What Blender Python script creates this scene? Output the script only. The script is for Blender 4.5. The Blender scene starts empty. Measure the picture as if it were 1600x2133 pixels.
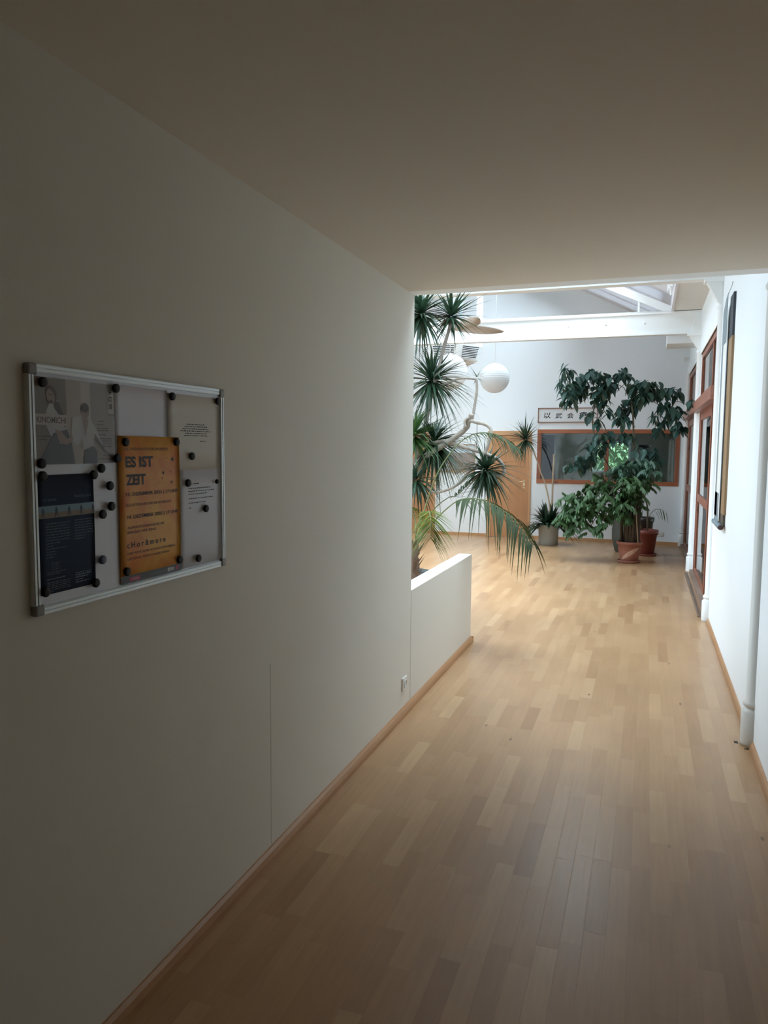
import bpy, bmesh, math, random
from mathutils import Vector, Matrix
from math import sin, cos, pi, radians, sqrt
random.seed(7)
C = bpy.context.scene.collection
scene = bpy.context.scene

# ------------------------------------------------------------------ camera
YAW, PIT, ROL, FPX, EYE = -0.34161, -0.08771, 0.008456, 1533.8, 1.65
cy_, sy_, cp_, sp_, cr_, sr_ = cos(YAW), sin(YAW), cos(PIT), sin(PIT), cos(ROL), sin(ROL)
FW = Vector((sy_*cp_, cy_*cp_, sp_))
rt_ = Vector((cy_, -sy_, 0)); up_ = rt_.cross(FW)
RT = rt_*cr_ + up_*sr_; UP = up_*cr_ - rt_*sr_
cam_d = bpy.data.cameras.new('camera'); cam = bpy.data.objects.new('camera', cam_d); C.objects.link(cam)
m = Matrix((RT, UP, -FW)).transposed().to_4x4(); m.translation = Vector((0, 0, EYE))
cam.matrix_world = m
cam_d.sensor_fit = 'VERTICAL'; cam_d.sensor_height = 32.0
cam_d.lens = 32.0*FPX/2133.0
cam_d.clip_start = 0.05; cam_d.clip_end = 200
scene.camera = cam

# ------------------------------------------------------------------ light, exposure
w = bpy.data.worlds.new('sky'); scene.world = w; w.use_nodes = True
bg = w.node_tree.nodes['Background']
bg.inputs[0].default_value = (0.76, 0.91, 1.0, 1); bg.inputs[1].default_value = 9.0
scene.view_settings.view_transform = 'Standard'; scene.view_settings.look = 'None'
scene.view_settings.gamma = 1.0; scene.view_settings.exposure = 0.50
scene.view_settings.use_curve_mapping = False
cyc = scene.cycles
cyc.use_denoising = True
try: cyc.denoiser = 'OPENIMAGEDENOISE'
except Exception: pass
cyc.max_bounces = 16; cyc.diffuse_bounces = 10; cyc.glossy_bounces = 5; cyc.transparent_max_bounces = 12
cyc.transmission_bounces = 6
cyc.sample_clamp_indirect = 6.0
cyc.caustics_reflective = False; cyc.caustics_refractive = False

def ray(px, py): return FW + RT*((px-800)/FPX) - UP*((py-1066.5)/FPX)
def PY(px, py, Y): r = ray(px, py); return r*(Y/r.y) + Vector((0, 0, EYE))
def PZ(px, py, Z): r = ray(px, py); return r*((Z-EYE)/r.z) + Vector((0, 0, EYE))

# daylight comes in through the two glazed roof slopes (portals only guide the sky's rays)
RX0, RZ0, SL, RIDX = 0.26, 3.70, 0.5, -3.2
RIDZ = RZ0 + SL*(RX0-RIDX)
def roof_z(x): return RZ0+SL*(RX0-x) if x > RIDX else RIDZ-SL*(RIDX-x)
def portal(name, x0, x1, y0, y1):
    L = bpy.data.lights.new(name, 'AREA'); L.shape = 'RECTANGLE'
    c = Vector(((x0+x1)/2, (y0+y1)/2, (roof_z(x0)+roof_z(x1))/2+0.0))
    ux = Vector((x1-x0, 0, roof_z(x1)-roof_z(x0)))
    L.size = ux.length; L.size_y = y1-y0
    L.cycles.is_portal = True
    o = bpy.data.objects.new(name, L); C.objects.link(o)
    ux.normalize(); uy = Vector((0, 1, 0)); uz = ux.cross(uy)
    if uz.z < 0: ux = -ux; uz = ux.cross(uy)
    mm = Matrix((ux, uy, uz)).transposed().to_4x4(); mm.translation = c
    o.matrix_world = mm
SKY_A = (-2.95, -1.15); SKY_B = (-5.6, -3.45)
portal('skylight_daylight', SKY_A[0], SKY_A[1], 4.7, 13.3)
portal('skylight_daylight', SKY_B[0], SKY_B[1], 4.7, 11.5)
SKY_C = (-1.07, 0.12)      # lower panes added out of view over the near bays for more daylight
portal('skylight_daylight', SKY_C[0], SKY_C[1], 4.7, 9.1)
portal('skylight_daylight', SKY_C[0], -.40, 9.1, 10.6)  # extra opening kept out of view, added to brighten the back wall
LWIN_ADDED = [(5.0, 6.9), (7.2, 9.1)]   # unseen windows added in the far left wall to light the hall
for a_, b_ in LWIN_ADDED:
    L = bpy.data.lights.new('added_side_daylight', 'AREA'); L.shape = 'RECTANGLE'; L.size = 2.4; L.size_y = b_-a_; L.cycles.is_portal = True
    o = bpy.data.objects.new('added_side_daylight', L); C.objects.link(o)
    mm = Matrix(((0, 0, -1, -7.25), (0, 1, 0, (a_+b_)/2), (1, 0, 0, 2.1), (0, 0, 0, 1))); o.matrix_world = mm

# ------------------------------------------------------------------ materials
MATS = {}
def lin(c):
    return tuple(((v/255)/12.92 if v/255 <= .04045 else ((v/255+.055)/1.055)**2.4) for v in c)
def mat(name, rgb, rough=.6, metal=0, spec=.5, noise=0, scale=20, bump=0, bscale=200, trans=0, coat=0):
    if name in MATS: return MATS[name]
    M = bpy.data.materials.new(name); M.use_nodes = True
    nt = M.node_tree; b = nt.nodes['Principled BSDF']
    b.inputs['Base Color'].default_value = (*rgb, 1)
    b.inputs['Roughness'].default_value = rough; b.inputs['Metallic'].default_value = metal
    b.inputs['Specular IOR Level'].default_value = spec
    if coat: b.inputs['Coat Weight'].default_value = coat; b.inputs['Coat Roughness'].default_value = .15
    tc = nt.nodes.new('ShaderNodeTexCoord')
    if noise:
        n = nt.nodes.new('ShaderNodeTexNoise'); n.inputs['Scale'].default_value = scale; n.inputs['Detail'].default_value = 4
        nt.links.new(tc.outputs['Object'], n.inputs['Vector'])
        mx = nt.nodes.new('ShaderNodeMix'); mx.data_type = 'RGBA'
        mx.inputs['A'].default_value = (*[max(0, v*(1-noise)) for v in rgb], 1)
        mx.inputs['B'].default_value = (*[min(1, v*(1+noise)) for v in rgb], 1)
        nt.links.new(n.outputs['Fac'], mx.inputs['Factor']); nt.links.new(mx.outputs['Result'], b.inputs['Base Color'])
    if bump:
        n2 = nt.nodes.new('ShaderNodeTexNoise'); n2.inputs['Scale'].default_value = bscale; n2.inputs['Detail'].default_value = 3
        nt.links.new(tc.outputs['Object'], n2.inputs['Vector'])
        bp = nt.nodes.new('ShaderNodeBump'); bp.inputs['Strength'].default_value = bump; bp.inputs['Distance'].default_value = .002
        nt.links.new(n2.outputs['Fac'], bp.inputs['Height']); nt.links.new(bp.outputs['Normal'], b.inputs['Normal'])
    if trans:
        b.inputs['Transmission Weight'].default_value = 0
        tr = nt.nodes.new('ShaderNodeBsdfTranslucent'); tr.inputs['Color'].default_value = (*[min(1, v*1.6) for v in rgb], 1)
        ms = nt.nodes.new('ShaderNodeMixShader'); ms.inputs[0].default_value = trans
        out = nt.nodes['Material Output']
        nt.links.new(b.outputs[0], ms.inputs[1]); nt.links.new(tr.outputs[0], ms.inputs[2]); nt.links.new(ms.outputs[0], out.inputs[0])
    MATS[name] = M
    return M

def wood(name, a, b_, axis='Z', rough=.4, scale=3.0, knots=0, coat=0):
    if name in MATS: return MATS[name]
    M = bpy.data.materials.new(name); M.use_nodes = True
    nt = M.node_tree; b = nt.nodes['Principled BSDF']; b.inputs['Roughness'].default_value = rough
    if coat: b.inputs['Coat Weight'].default_value = coat
    tc = nt.nodes.new('ShaderNodeTexCoord'); mp = nt.nodes.new('ShaderNodeMapping')
    s = {'X': (.08, 1, 1), 'Y': (1, .08, 1), 'Z': (1, 1, .08)}[axis]
    mp.inputs['Scale'].default_value = [v*scale*6 for v in s]
    nt.links.new(tc.outputs['Object'], mp.inputs[0])
    n = nt.nodes.new('ShaderNodeTexNoise'); n.inputs['Scale'].default_value = 1.0; n.inputs['Detail'].default_value = 6
    n.inputs['Distortion'].default_value = .6
    nt.links.new(mp.outputs[0], n.inputs['Vector'])
    cr = nt.nodes.new('ShaderNodeValToRGB'); cr.color_ramp.elements[0].position = .3; cr.color_ramp.elements[1].position = .72
    cr.color_ramp.elements[0].color = (*b_, 1); cr.color_ramp.elements[1].color = (*a, 1)
    nt.links.new(n.outputs['Fac'], cr.inputs[0])
    last = cr.outputs[0]
    if knots:
        v = nt.nodes.new('ShaderNodeTexVoronoi'); v.inputs['Scale'].default_value = knots
        nt.links.new(tc.outputs['Object'], v.inputs['Vector'])
        c2 = nt.nodes.new('ShaderNodeValToRGB'); c2.color_ramp.elements[0].position = .08; c2.color_ramp.elements[1].position = .16
        c2.color_ramp.elements[0].color = (.25, .2, .2, 1); c2.color_ramp.elements[1].color = (1, 1, 1, 1)
        nt.links.new(v.outputs['Distance'], c2.inputs[0])
        mx = nt.nodes.new('ShaderNodeMix'); mx.data_type = 'RGBA'; mx.blend_type = 'MULTIPLY'; mx.inputs['Factor'].default_value = .7
        nt.links.new(last, mx.inputs['A']); nt.links.new(c2.outputs[0], mx.inputs['B']); last = mx.outputs['Result']
    nt.links.new(last, b.inputs['Base Color'])
    MATS[name] = M
    return M

def parquet():
    M = bpy.data.materials.new('beech_parquet'); M.use_nodes = True
    nt = M.node_tree; b = nt.nodes['Principled BSDF']
    N = nt.nodes.new; K = nt.links.new
    def math_(op, a, b2=None, c=None):
        n = N('ShaderNodeMath'); n.operation = op
        for i, v in enumerate((a, b2, c)):
            if v is None: continue
            if isinstance(v, (int, float)): n.inputs[i].default_value = v
            else: K(v, n.inputs[i])
        return n.outputs[0]
    tc = N('ShaderNodeTexCoord'); sx = N('ShaderNodeSeparateXYZ'); K(tc.outputs['Object'], sx.inputs[0])
    X, Y = sx.outputs[0], sx.outputs[1]
    u = math_('DIVIDE', X, .072); iu = math_('FLOOR', u); fu = math_('FRACT', u)
    wn = N('ShaderNodeTexWhiteNoise'); wn.noise_dimensions = '1D'; K(iu, wn.inputs['W'])
    wn2 = N('ShaderNodeTexWhiteNoise'); wn2.noise_dimensions = '1D'; K(math_('ADD', iu, 97.3), wn2.inputs['W'])
    Lg = math_('MULTIPLY_ADD', wn2.outputs['Value'], .28, .36)
    v = math_('DIVIDE', math_('MULTIPLY_ADD', wn.outputs['Value'], 5.0, math_('ADD', Y, 40.0)), Lg)
    iv = math_('FLOOR', v); fv = math_('FRACT', v)
    cmb = N('ShaderNodeCombineXYZ'); K(iu, cmb.inputs[0]); K(iv, cmb.inputs[1])
    w3 = N('ShaderNodeTexWhiteNoise'); w3.noise_dimensions = '2D'; K(cmb.outputs[0], w3.inputs['Vector'])
    cr = N('ShaderNodeValToRGB'); e = cr.color_ramp.elements
    e[0].position = 0; e[0].color = (.35, .195, .098, 1); e[1].position = 1; e[1].color = (.51, .325, .175, 1)
    for p, c in ((.08, (.405, .236, .118, 1)), (.5, (.435, .26, .134, 1)), (.9, (.462, .283, .149, 1))):
        q = e.new(p); q.color = c
    K(w3.outputs['Value'], cr.inputs[0])
    mp = N('ShaderNodeMapping'); mp.inputs['Scale'].default_value = (60, 4, 1); K(tc.outputs['Object'], mp.inputs[0])
    off = N('ShaderNodeVectorMath'); off.operation = 'ADD'; K(mp.outputs[0], off.inputs[0]); K(w3.outputs['Color'], off.inputs[1])
    gn = N('ShaderNodeTexNoise'); gn.inputs['Scale'].default_value = 1; gn.inputs['Detail'].default_value = 5; K(off.outputs[0], gn.inputs['Vector'])
    g2 = N('ShaderNodeMapRange'); g2.inputs[1].default_value = .3; g2.inputs[2].default_value = .7; g2.inputs[3].default_value = .94; g2.inputs[4].default_value = 1.05
    K(gn.outputs['Fac'], g2.inputs[0])
    # worn patches
    pn = N('ShaderNodeTexNoise'); pn.inputs['Scale'].default_value = 1.6; pn.inputs['Detail'].default_value = 3; K(tc.outputs['Object'], pn.inputs['Vector'])
    p2 = N('ShaderNodeMapRange'); p2.inputs[1].default_value = .3; p2.inputs[2].default_value = .7; p2.inputs[3].default_value = .93; p2.inputs[4].default_value = 1.06
    K(pn.outputs['Fac'], p2.inputs[0])
    # joints
    def edge(f, wd): return math_('MINIMUM', math_('DIVIDE', f, wd), math_('DIVIDE', math_('SUBTRACT', 1.0, f), wd))
    jn = math_('MINIMUM', math_('MINIMUM', edge(fu, .012), edge(fv, .003)), 1.0)
    j2 = math_('MULTIPLY_ADD', jn, .18, .82)
    # knots
    vo = N('ShaderNodeTexVoronoi'); vo.inputs['Scale'].default_value = 2.3
    mp2 = N('ShaderNodeMapping'); mp2.inputs['Scale'].default_value = (2.2, .8, 1); K(tc.outputs['Object'], mp2.inputs[0]); K(mp2.outputs[0], vo.inputs['Vector'])
    kn = N('ShaderNodeMapRange'); kn.inputs[1].default_value = .025; kn.inputs[2].default_value = .05; kn.inputs[3].default_value = .45; kn.inputs[4].default_value = 1
    K(vo.outputs['Distance'], kn.inputs[0])
    tot = math_('MULTIPLY', math_('MULTIPLY', g2.outputs[0], j2), math_('MULTIPLY', kn.outputs[0], p2.outputs[0]))
    vm = N('ShaderNodeVectorMath'); vm.operation = 'SCALE'; K(cr.outputs[0], vm.inputs[0]); K(tot, vm.inputs['Scale'])
    K(vm.outputs[0], b.inputs['Base Color'])
    rr = N('ShaderNodeMapRange'); rr.inputs[3].default_value = .25; rr.inputs[4].default_value = .38; K(gn.outputs['Fac'], rr.inputs[0]); K(rr.outputs[0], b.inputs['Roughness'])
    bp = N('ShaderNodeBump'); bp.inputs['Strength'].default_value = .25; bp.inputs['Distance'].default_value = .001; K(jn, bp.inputs['Height']); K(bp.outputs[0], b.inputs['Normal'])
    b.inputs['Specular IOR Level'].default_value = .45
    return M

def glass_mat(name, tint=(1, 1, 1), ior=1.5):
    M = bpy.data.materials.new(name); M.use_nodes = True; nt = M.node_tree; nt.nodes.clear()
    o = nt.nodes.new('ShaderNodeOutputMaterial'); t = nt.nodes.new('ShaderNodeBsdfTransparent'); g = nt.nodes.new('ShaderNodeBsdfGlossy')
    t.inputs[0].default_value = (*tint, 1); g.inputs['Roughness'].default_value = .01
    f = nt.nodes.new('ShaderNodeFresnel'); f.inputs[0].default_value = ior
    mx = nt.nodes.new('ShaderNodeMixShader')
    nt.links.new(f.outputs[0], mx.inputs[0]); nt.links.new(t.outputs[0], mx.inputs[1]); nt.links.new(g.outputs[0], mx.inputs[2]); nt.links.new(mx.outputs[0], o.inputs[0])
    return M

PAINT = mat('warm_white_wall_paint', (.72, .695, .625), .75, noise=.012, scale=3, bump=.12, bscale=180, spec=.3)
CEIL = mat('ceiling_paint', (.715, .68, .61), .8, noise=.012, scale=2, bump=.06, bscale=150, spec=.25)
HALLW = mat('white_hall_paint', (.85, .895, .92), .7, noise=.01, scale=2, bump=.08, bscale=120, spec=.3)
STEEL = mat('white_painted_iron', (.82, .84, .84), .45, bump=.2, bscale=60)
ROOFM = mat('white_boarding', (.72, .72, .76), .7, noise=.05, scale=4)
SOFF = mat('cream_soffit', (.66, .65, .62), .8, noise=.04, scale=3)
CASTG = mat('grey_white_iron_paint', (.66, .66, .63), .4, bump=.15, bscale=80)
PARQ = parquet()
SKIRT = wood('beech_skirting', (.48, .27, .14), (.40, .21, .10), 'Y', .35)
SKIRTX = wood('beech_skirting_back', (.60, .34, .17), (.50, .27, .13), 'X', .35)
DOORW = wood('beech_door_veneer', (.56, .285, .135), (.49, .235, .105), 'Z', .4, 1.5)
CASW = wood('beech_casing', (.64, .38, .20), (.56, .31, .15), 'Z', .4, 2)
PINE = wood('red_stained_pine', (.33, .12, .068), (.235, .078, .042), 'Z', .35, 3, knots=2.5)
PINEX = wood('red_stained_pine_rail', (.44, .16, .075), (.33, .105, .045), 'X', .35, 3, knots=2.5)
PINEY = wood('red_stained_pine_header', (.36, .16, .11), (.28, .115, .08), 'Y', .35, 3)
GLASS = glass_mat('window_glass', (.92, .95, .94))
SKYGL = glass_mat('skylight_glass', (.97, .98, 1.0))
ALU = mat('brushed_aluminium', (.66, .70, .70), .4, metal=.35)
GREYP = mat('grey_plastic', (.25, .25, .24), .5)
BLACKP = mat('black_plastic', (.006, .006, .007), .55, spec=.25)
NAVYP = mat('navy_plastic', (.012, .02, .08), .4)
WPLAST = mat('white_plastic', (.75, .74, .70), .35)
BOARDM = mat('whiteboard_enamel', (.70, .73, .80), .3)
DARK = mat('dark_hole', (.02, .02, .02), .6)
BRASS = mat('matt_brass', (.70, .55, .33), .35, metal=.7)
SOIL = mat('dark_soil', (.035, .025, .018), .95, noise=.5, scale=60, bump=1, bscale=60)
TERRA = mat('terracotta', (.33, .13, .085), .7, noise=.15, scale=12, bump=.2, bscale=60)
TERRAL = mat('pale_terracotta_glaze', (.55, .33, .24), .6, noise=.1, scale=20)
TERRAR = mat('red_brown_ceramic', (.20, .045, .03), .45, noise=.12, scale=10)
POTG = mat('grey_planter', (.36, .37, .34), .55, noise=.08, scale=15)
POTD = mat('dark_wicker', (.05, .052, .042), .6, noise=.5, scale=50, bump=1, bscale=40)
POTB = mat('dark_brown_ceramic', (.045, .03, .025), .35)
BARKP = mat('pale_bark', (.38, .33, .28), .8, noise=.3, scale=25, bump=.6, bscale=60)
BARKD = mat('dark_fibrous_bark', (.075, .055, .04), .9, noise=.6, scale=30, bump=1.0, bscale=50)
PALMB = mat('palm_bark', (.16, .11, .08), .9, noise=.5, scale=30, bump=1.0, bscale=50)
TWIG = mat('brown_twig', (.12, .10, .06), .7, noise=.3, scale=30)
CANE = mat('tan_cane', (.42, .32, .22), .6, noise=.2, scale=20)
def leaf_mat(name, rgb, rough=.4, trans=.12):
    return mat(name, rgb, rough, noise=.35, scale=9, trans=trans, spec=.36)
DRAC = leaf_mat('dracaena_leaf', (.028, .06, .032), .38)
DRACY = leaf_mat('dracaena_leaf_bright', (.05, .11, .03), .4)
PALMG = mat('palm_leaf', (.036, .055, .02), .6, spec=.15, noise=.3, scale=9, trans=.06)
PALMY = mat('palm_leaf_yellow_green', (.10, .14, .012), .55, spec=.2, noise=.35, scale=9, trans=.1)
FIC = leaf_mat('rubber_leaf', (.038, .088, .07), .36)
BUSH = leaf_mat('bush_leaf', (.052, .115, .04), .42)
BUSHB = leaf_mat('bush_leaf_blue', (.045, .105, .065), .32)
ASPI = leaf_mat('aspidistra_leaf', (.018, .042, .022), .35)

# ------------------------------------------------------------------ mesh helpers
class MB:
    def __init__(s): s.v = []; s.f = []; s.mi = []; s.cur = 0; s.smooth = []
    def face(s, idx, sm=False): s.f.append(idx); s.mi.append(s.cur); s.smooth.append(sm)
    def box(s, x0, x1, y0, y1, z0, z1):
        if x0 > x1: x0, x1 = x1, x0
        if y0 > y1: y0, y1 = y1, y0
        if z0 > z1: z0, z1 = z1, z0
        n = len(s.v)
        s.v += [(x0, y0, z0), (x1, y0, z0), (x1, y1, z0), (x0, y1, z0), (x0, y0, z1), (x1, y0, z1), (x1, y1, z1), (x0, y1, z1)]
        for f in ((0, 3, 2, 1), (4, 5, 6, 7), (0, 1, 5, 4), (1, 2, 6, 5), (2, 3, 7, 6), (3, 0, 4, 7)): s.face([n+i for i in f])
        return s
    def prism(s, pts, d):
        """closed polygon pts (3D list) extruded by vector d"""
        n = len(s.v); k = len(pts); d = Vector(d)
        s.v += [tuple(p) for p in pts]; s.v += [tuple(Vector(p)+d) for p in pts]
        s.face([n+i for i in range(k)][::-1]); s.face([n+k+i for i in range(k)])
        for i in range(k): j = (i+1) % k; s.face([n+i, n+j, n+k+j, n+k+i])
        return s
    def lathe(s, prof, c=(0, 0, 0), seg=28, axis='Z', sm=True, close=False):
        n = len(s.v); c = Vector(c)
        for r, z in prof:
            for i in range(seg):
                a = 2*pi*i/seg
                p = {'Z': Vector((r*cos(a), r*sin(a), z)), 'Y': Vector((r*cos(a), z, r*sin(a))), 'X': Vector((z, r*cos(a), r*sin(a)))}[axis]
                s.v.append(tuple(p+c))
        for k in range(len(prof)-1):
            for i in range(seg):
                j = (i+1) % seg
                s.face([n+k*seg+i, n+k*seg+j, n+(k+1)*seg+j, n+(k+1)*seg+i], sm)
        s.face([n+i for i in range(seg)][::-1]); s.face([n+(len(prof)-1)*seg+i for i in range(seg)])
        return s
    def tube(s, pts, rad, seg=8):
        pts = [Vector(p) for p in pts]
        if not hasattr(rad, '__len__'): rad = [rad]*len(pts)
        n = len(s.v); prev = None
        for i, p in enumerate(pts):
            t = (pts[min(i+1, len(pts)-1)]-pts[max(i-1, 0)]).normalized()
            if prev is None:
                a = Vector((0, 0, 1)) if abs(t.z) < .9 else Vector((1, 0, 0))
                u = t.cross(a).normalized()
            else: u = (prev - t*prev.dot(t)).normalized()
            prev = u; v = t.cross(u)
            for k in range(seg):
                a = 2*pi*k/seg; s.v.append(tuple(p+(u*cos(a)+v*sin(a))*rad[i]))
        for i in range(len(pts)-1):
            for k in range(seg):
                j = (k+1) % seg
                s.face([n+i*seg+k, n+i*seg+j, n+(i+1)*seg+j, n+(i+1)*seg+k], True)
        s.face([n+k for k in range(seg)][::-1]); s.face([n+(len(pts)-1)*seg+k for k in range(seg)])
        return s
    def strip(s, pts, side, widths, fold=0.0):
        """leaf blade: centre line pts, side vectors, half widths; two quads across with a fold"""
        n = len(s.v); k = len(pts)
        for i, p in enumerate(pts):
            sd = side[i] if isinstance(side, list) else side
            t = (pts[min(i+1, k-1)]-pts[max(i-1, 0)]).normalized()
            nn = sd.cross(t).normalized()
            wv = widths[i]
            s.v += [tuple(p-sd*wv+nn*wv*fold), tuple(p), tuple(p+sd*wv+nn*wv*fold)]
        for i in range(k-1):
            a = n+i*3
            s.face([a, a+1, a+4, a+3], True); s.face([a+1, a+2, a+5, a+4], True)
        return s
    def blade(s, base, d, L, wd, droop, seg=5, prof='lance', fold=.25):
        d = Vector(d).normalized(); base = Vector(base)
        pts = []; 
        for i in range(seg+1):
            t = i/seg
            pts.append(base + d*L*t + Vector((0, 0, -1))*droop*L*t*t)
        sd = d.cross(Vector((0, 0, 1)))
        if sd.length < .05: sd = Vector((random.uniform(-1, 1), random.uniform(-1, 1), 0))
        sd.normalize()
        ws = []
        for i in range(seg+1):
            t = i/seg
            if prof == 'lance': wv = (0.55+0.45*sin(pi*min(1, t*1.6))) * (1-t**3)
            elif prof == 'oval': wv = sin(pi*(t**.85))**.8 if 0 < t < 1 else .04
            else: wv = sin(pi*min(1, .08+t*.92))
            ws.append(max(.02, wv)*wd/2)
        return s.strip(pts, sd, ws, fold)
    def build(s, name, mats, parent=None, bevel=0, smooth=None):
        me = bpy.data.meshes.new(name); me.from_pydata(s.v, [], s.f); me.validate()
        if not isinstance(mats, (list, tuple)): mats = [mats]
        for q in mats: me.materials.append(q)
        if len(me.polygons) == len(s.f):
            for p, mi, sm in zip(me.polygons, s.mi, s.smooth): p.material_index = mi; p.use_smooth = sm
        o = bpy.data.objects.new(name, me); C.objects.link(o)
        if parent: o.parent = parent
        if bevel:
            b = o.modifiers.new('bevel', 'BEVEL'); b.width = bevel; b.segments = 2; b.limit_method = 'ANGLE'
        return o

def empty(name, loc=(0, 0, 0)):
    o = bpy.data.objects.new(name, None); C.objects.link(o); o.location = loc; o.empty_display_size = .1
    return o
def tag(o, label=None, cat=None, group=None, kind=None):
    if label: o['label'] = label
    if cat: o['category'] = cat
    if group: o['group'] = group
    if kind: o['kind'] = kind
    return o
def struct(o): o['kind'] = 'structure'; return o

_tc = {}
def text_geo(s, bold=0.0):
    """2D mesh (verts in unit where font size is 1) of a text"""
    key = (s, bold)
    if key in _tc: return _tc[key]
    cu = bpy.data.curves.new('t', 'FONT'); cu.body = s; cu.size = 1; cu.resolution_u = 3; cu.fill_mode = 'FRONT' if False else 'BOTH'
    cu.dimensions = '2D'; cu.offset = bold
    o = bpy.data.objects.new('t', cu); C.objects.link(o)
    dg = bpy.context.evaluated_depsgraph_get(); me = o.evaluated_get(dg).to_mesh()
    vs = [tuple(v.co) for v in me.vertices]; fs = [list(p.vertices) for p in me.polygons]
    o.evaluated_get(dg).to_mesh_clear(); bpy.data.objects.remove(o); bpy.data.curves.remove(cu)
    _tc[key] = (vs, fs); return vs, fs
def put_text(mb, s, org, u, v, width, height, bold=0.0, shear=0):
    """lay text: org = lower-left, u/v unit vectors, stretched to width x height"""
    vs, fs = text_geo(s, bold)
    if not vs: return
    x0 = min(p[0] for p in vs); x1 = max(p[0] for p in vs); y0 = min(p[1] for p in vs); y1 = max(p[1] for p in vs)
    n = len(mb.v); org = Vector(org); u = Vector(u); v = Vector(v)
    for p in vs:
        a = (p[0]-x0)/(x1-x0)*width; b = (p[1]-y0)/max(1e-6, y1-y0)*height
        mb.v.append(tuple(org+u*(a+shear*b)+v*b))
    for f in fs: mb.face([n+i for i in f])

# ------------------------------------------------------------------ room shell
XL, XR = -1.3625, 0.613
CH = 2.568; YE = 4.36; YB = 13.6; HX0 = -7.2
struct(MB().box(HX0-.2, 4.0, -3.2, YB+.12, -.1, 0).build('floor', PARQ))
# left corridor wall with its full height end at the hall
wl = MB().box(XL-.112, XL, -3.0, 4.352, 0, 2.70); struct(wl.build('wall_left', PAINT))
s = MB().box(XL-.0002, XL+.0005, 2.5145, 2.5163, .06, .80); s.cur = 0
struct(s.build('trim_1', mat('seam_filler', (.30, .28, .24), .9)))
hw = MB().box(XL-.112, XL, 4.354, 6.06, 0, .757)
h = struct(hw.build('wall_half', PAINT, bevel=.003))
s = MB().box(XL-.0002, XL+.0005, 4.3515, 4.3545, .06, .757); struct(s.build('trim_2', mat('seam_gap', (.16, .15, .13), .9)))
def quarter(mbx, xw, y0, y1, sgn, hgt=.055, t=.022):
    prof = [(0, 0), (t, 0), (t, hgt*.45), (t*.75, hgt*.8), (t*.3, hgt), (0, hgt)]
    mbx.prism([(xw+sgn*a, y0, b) for a, b in prof], (0, y1-y0, 0))
sk = MB(); quarter(sk, XL, -3, 6.06, 1)
sk.box(XL-.112, XL+.022, 6.06, 6.082, 0, .05)
struct(sk.build('baseboard_left', SKIRT))
struct(MB().box(XL-.112, XR+.16, -3.0, YE-.12, CH, CH+.12).build('ceiling', CEIL))
# facade above the passage and left of it
fa = MB(); fa.box(XL-.112, XR+.16, YE-.12, YE, CH, 5.8); fa.box(HX0, XL-.112, YE-.12, YE-.02, 0, 5.8)
struct(fa.build('wall_front', HALLW))
# wall behind the photographer
struct(MB().box(XL-.112, XR+.16, -3.12, -3.0, 0, CH+.12).build('wall_rear', PAINT))
# right wall, in lengths between the cast iron columns
rw = MB(); rw.box(XR, XR+.16, -3.0, 7.76, 0, 3.9)
rw.box(XR, XR+.16, 7.76, YB, 2.90, 3.9)
rw.box(XR+.02, XR+.16, 10.62, 10.88, 0, 2.90)
rw.box(XR+.02, XR+.16, 13.46, YB, 0, 2.90)
struct(rw.build('wall_right', HALLW))
sk = MB(); quarter(sk, XR, -3, 4.40, -1, .045, .018); quarter(sk, XR, 4.56, 7.58, -1, .045, .018)
struct(sk.build('baseboard_right', SKIRT))
# back wall with window opening
WX0, WX1, WZ0, WZ1 = -1.887, .523, 1.022, 1.997
bw = MB(); T = .14
bw.box(HX0, WX0+.04, YB, YB+T, 0, 5.8); bw.box(WX1-.04, XR+.16, YB, YB+T, 0, 5.8)
bw.box(WX0+.04, WX1-.04, YB, YB+T, 0, WZ0+.04); bw.box(WX0+.04, WX1-.04, YB, YB+T, WZ1-.04, 5.8)
struct(bw.build('wall_back', HALLW))
sk = MB()
for a, b in ((-7.2, -4.72), (-3.79, -2.80), (-1.985, XR)): sk.box(a, b, YB-.018, YB, 0, .055)
struct(sk.build('baseboard_back', SKIRTX))
lw = MB(); lw.box(HX0-.12, HX0, YE-.12, YB+.14, 0, .9); lw.box(HX0-.12, HX0, YE-.12, YB+.14, 3.3, 4.2)
ys = [YE-.12]+[v for p in LWIN_ADDED for v in p]+[YB+.14]
for k in range(0, len(ys), 2): lw.box(HX0-.12, HX0, ys[k], ys[k+1], .9, 3.3)
struct(lw.build('wall_far_left', HALLW))
for k, (a, b) in enumerate(LWIN_ADDED):  # added windows out of view, for light from the left
    e = struct(MB().box(HX0-.07, HX0-.064, a, b, .9, 3.3).build('window_%d' % (5+k), SKYGL))
    f = MB()
    for q in ((a, a+.06, .9, 3.3), (b-.06, b, .9, 3.3), (a, b, .9, .96), (a, b, 3.24, 3.3), ((a+b)/2-.03, (a+b)/2+.03, .9, 3.3)): f.box(HX0-.09, HX0-.03, *q)
    f.build('window_frame', ROOFM, e)
# soffit strips along the walls
so = MB(); so.box(RX0, XR, YE, YB, 3.50, 3.56); so.build
struct(so.build('ceiling_soffit', SOFF))
LX = 2*RIDX-RX0
struct(MB().box(HX0, LX, YE, YB, 3.50, 3.56).build('ceiling_soffit_left', SOFF))
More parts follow.
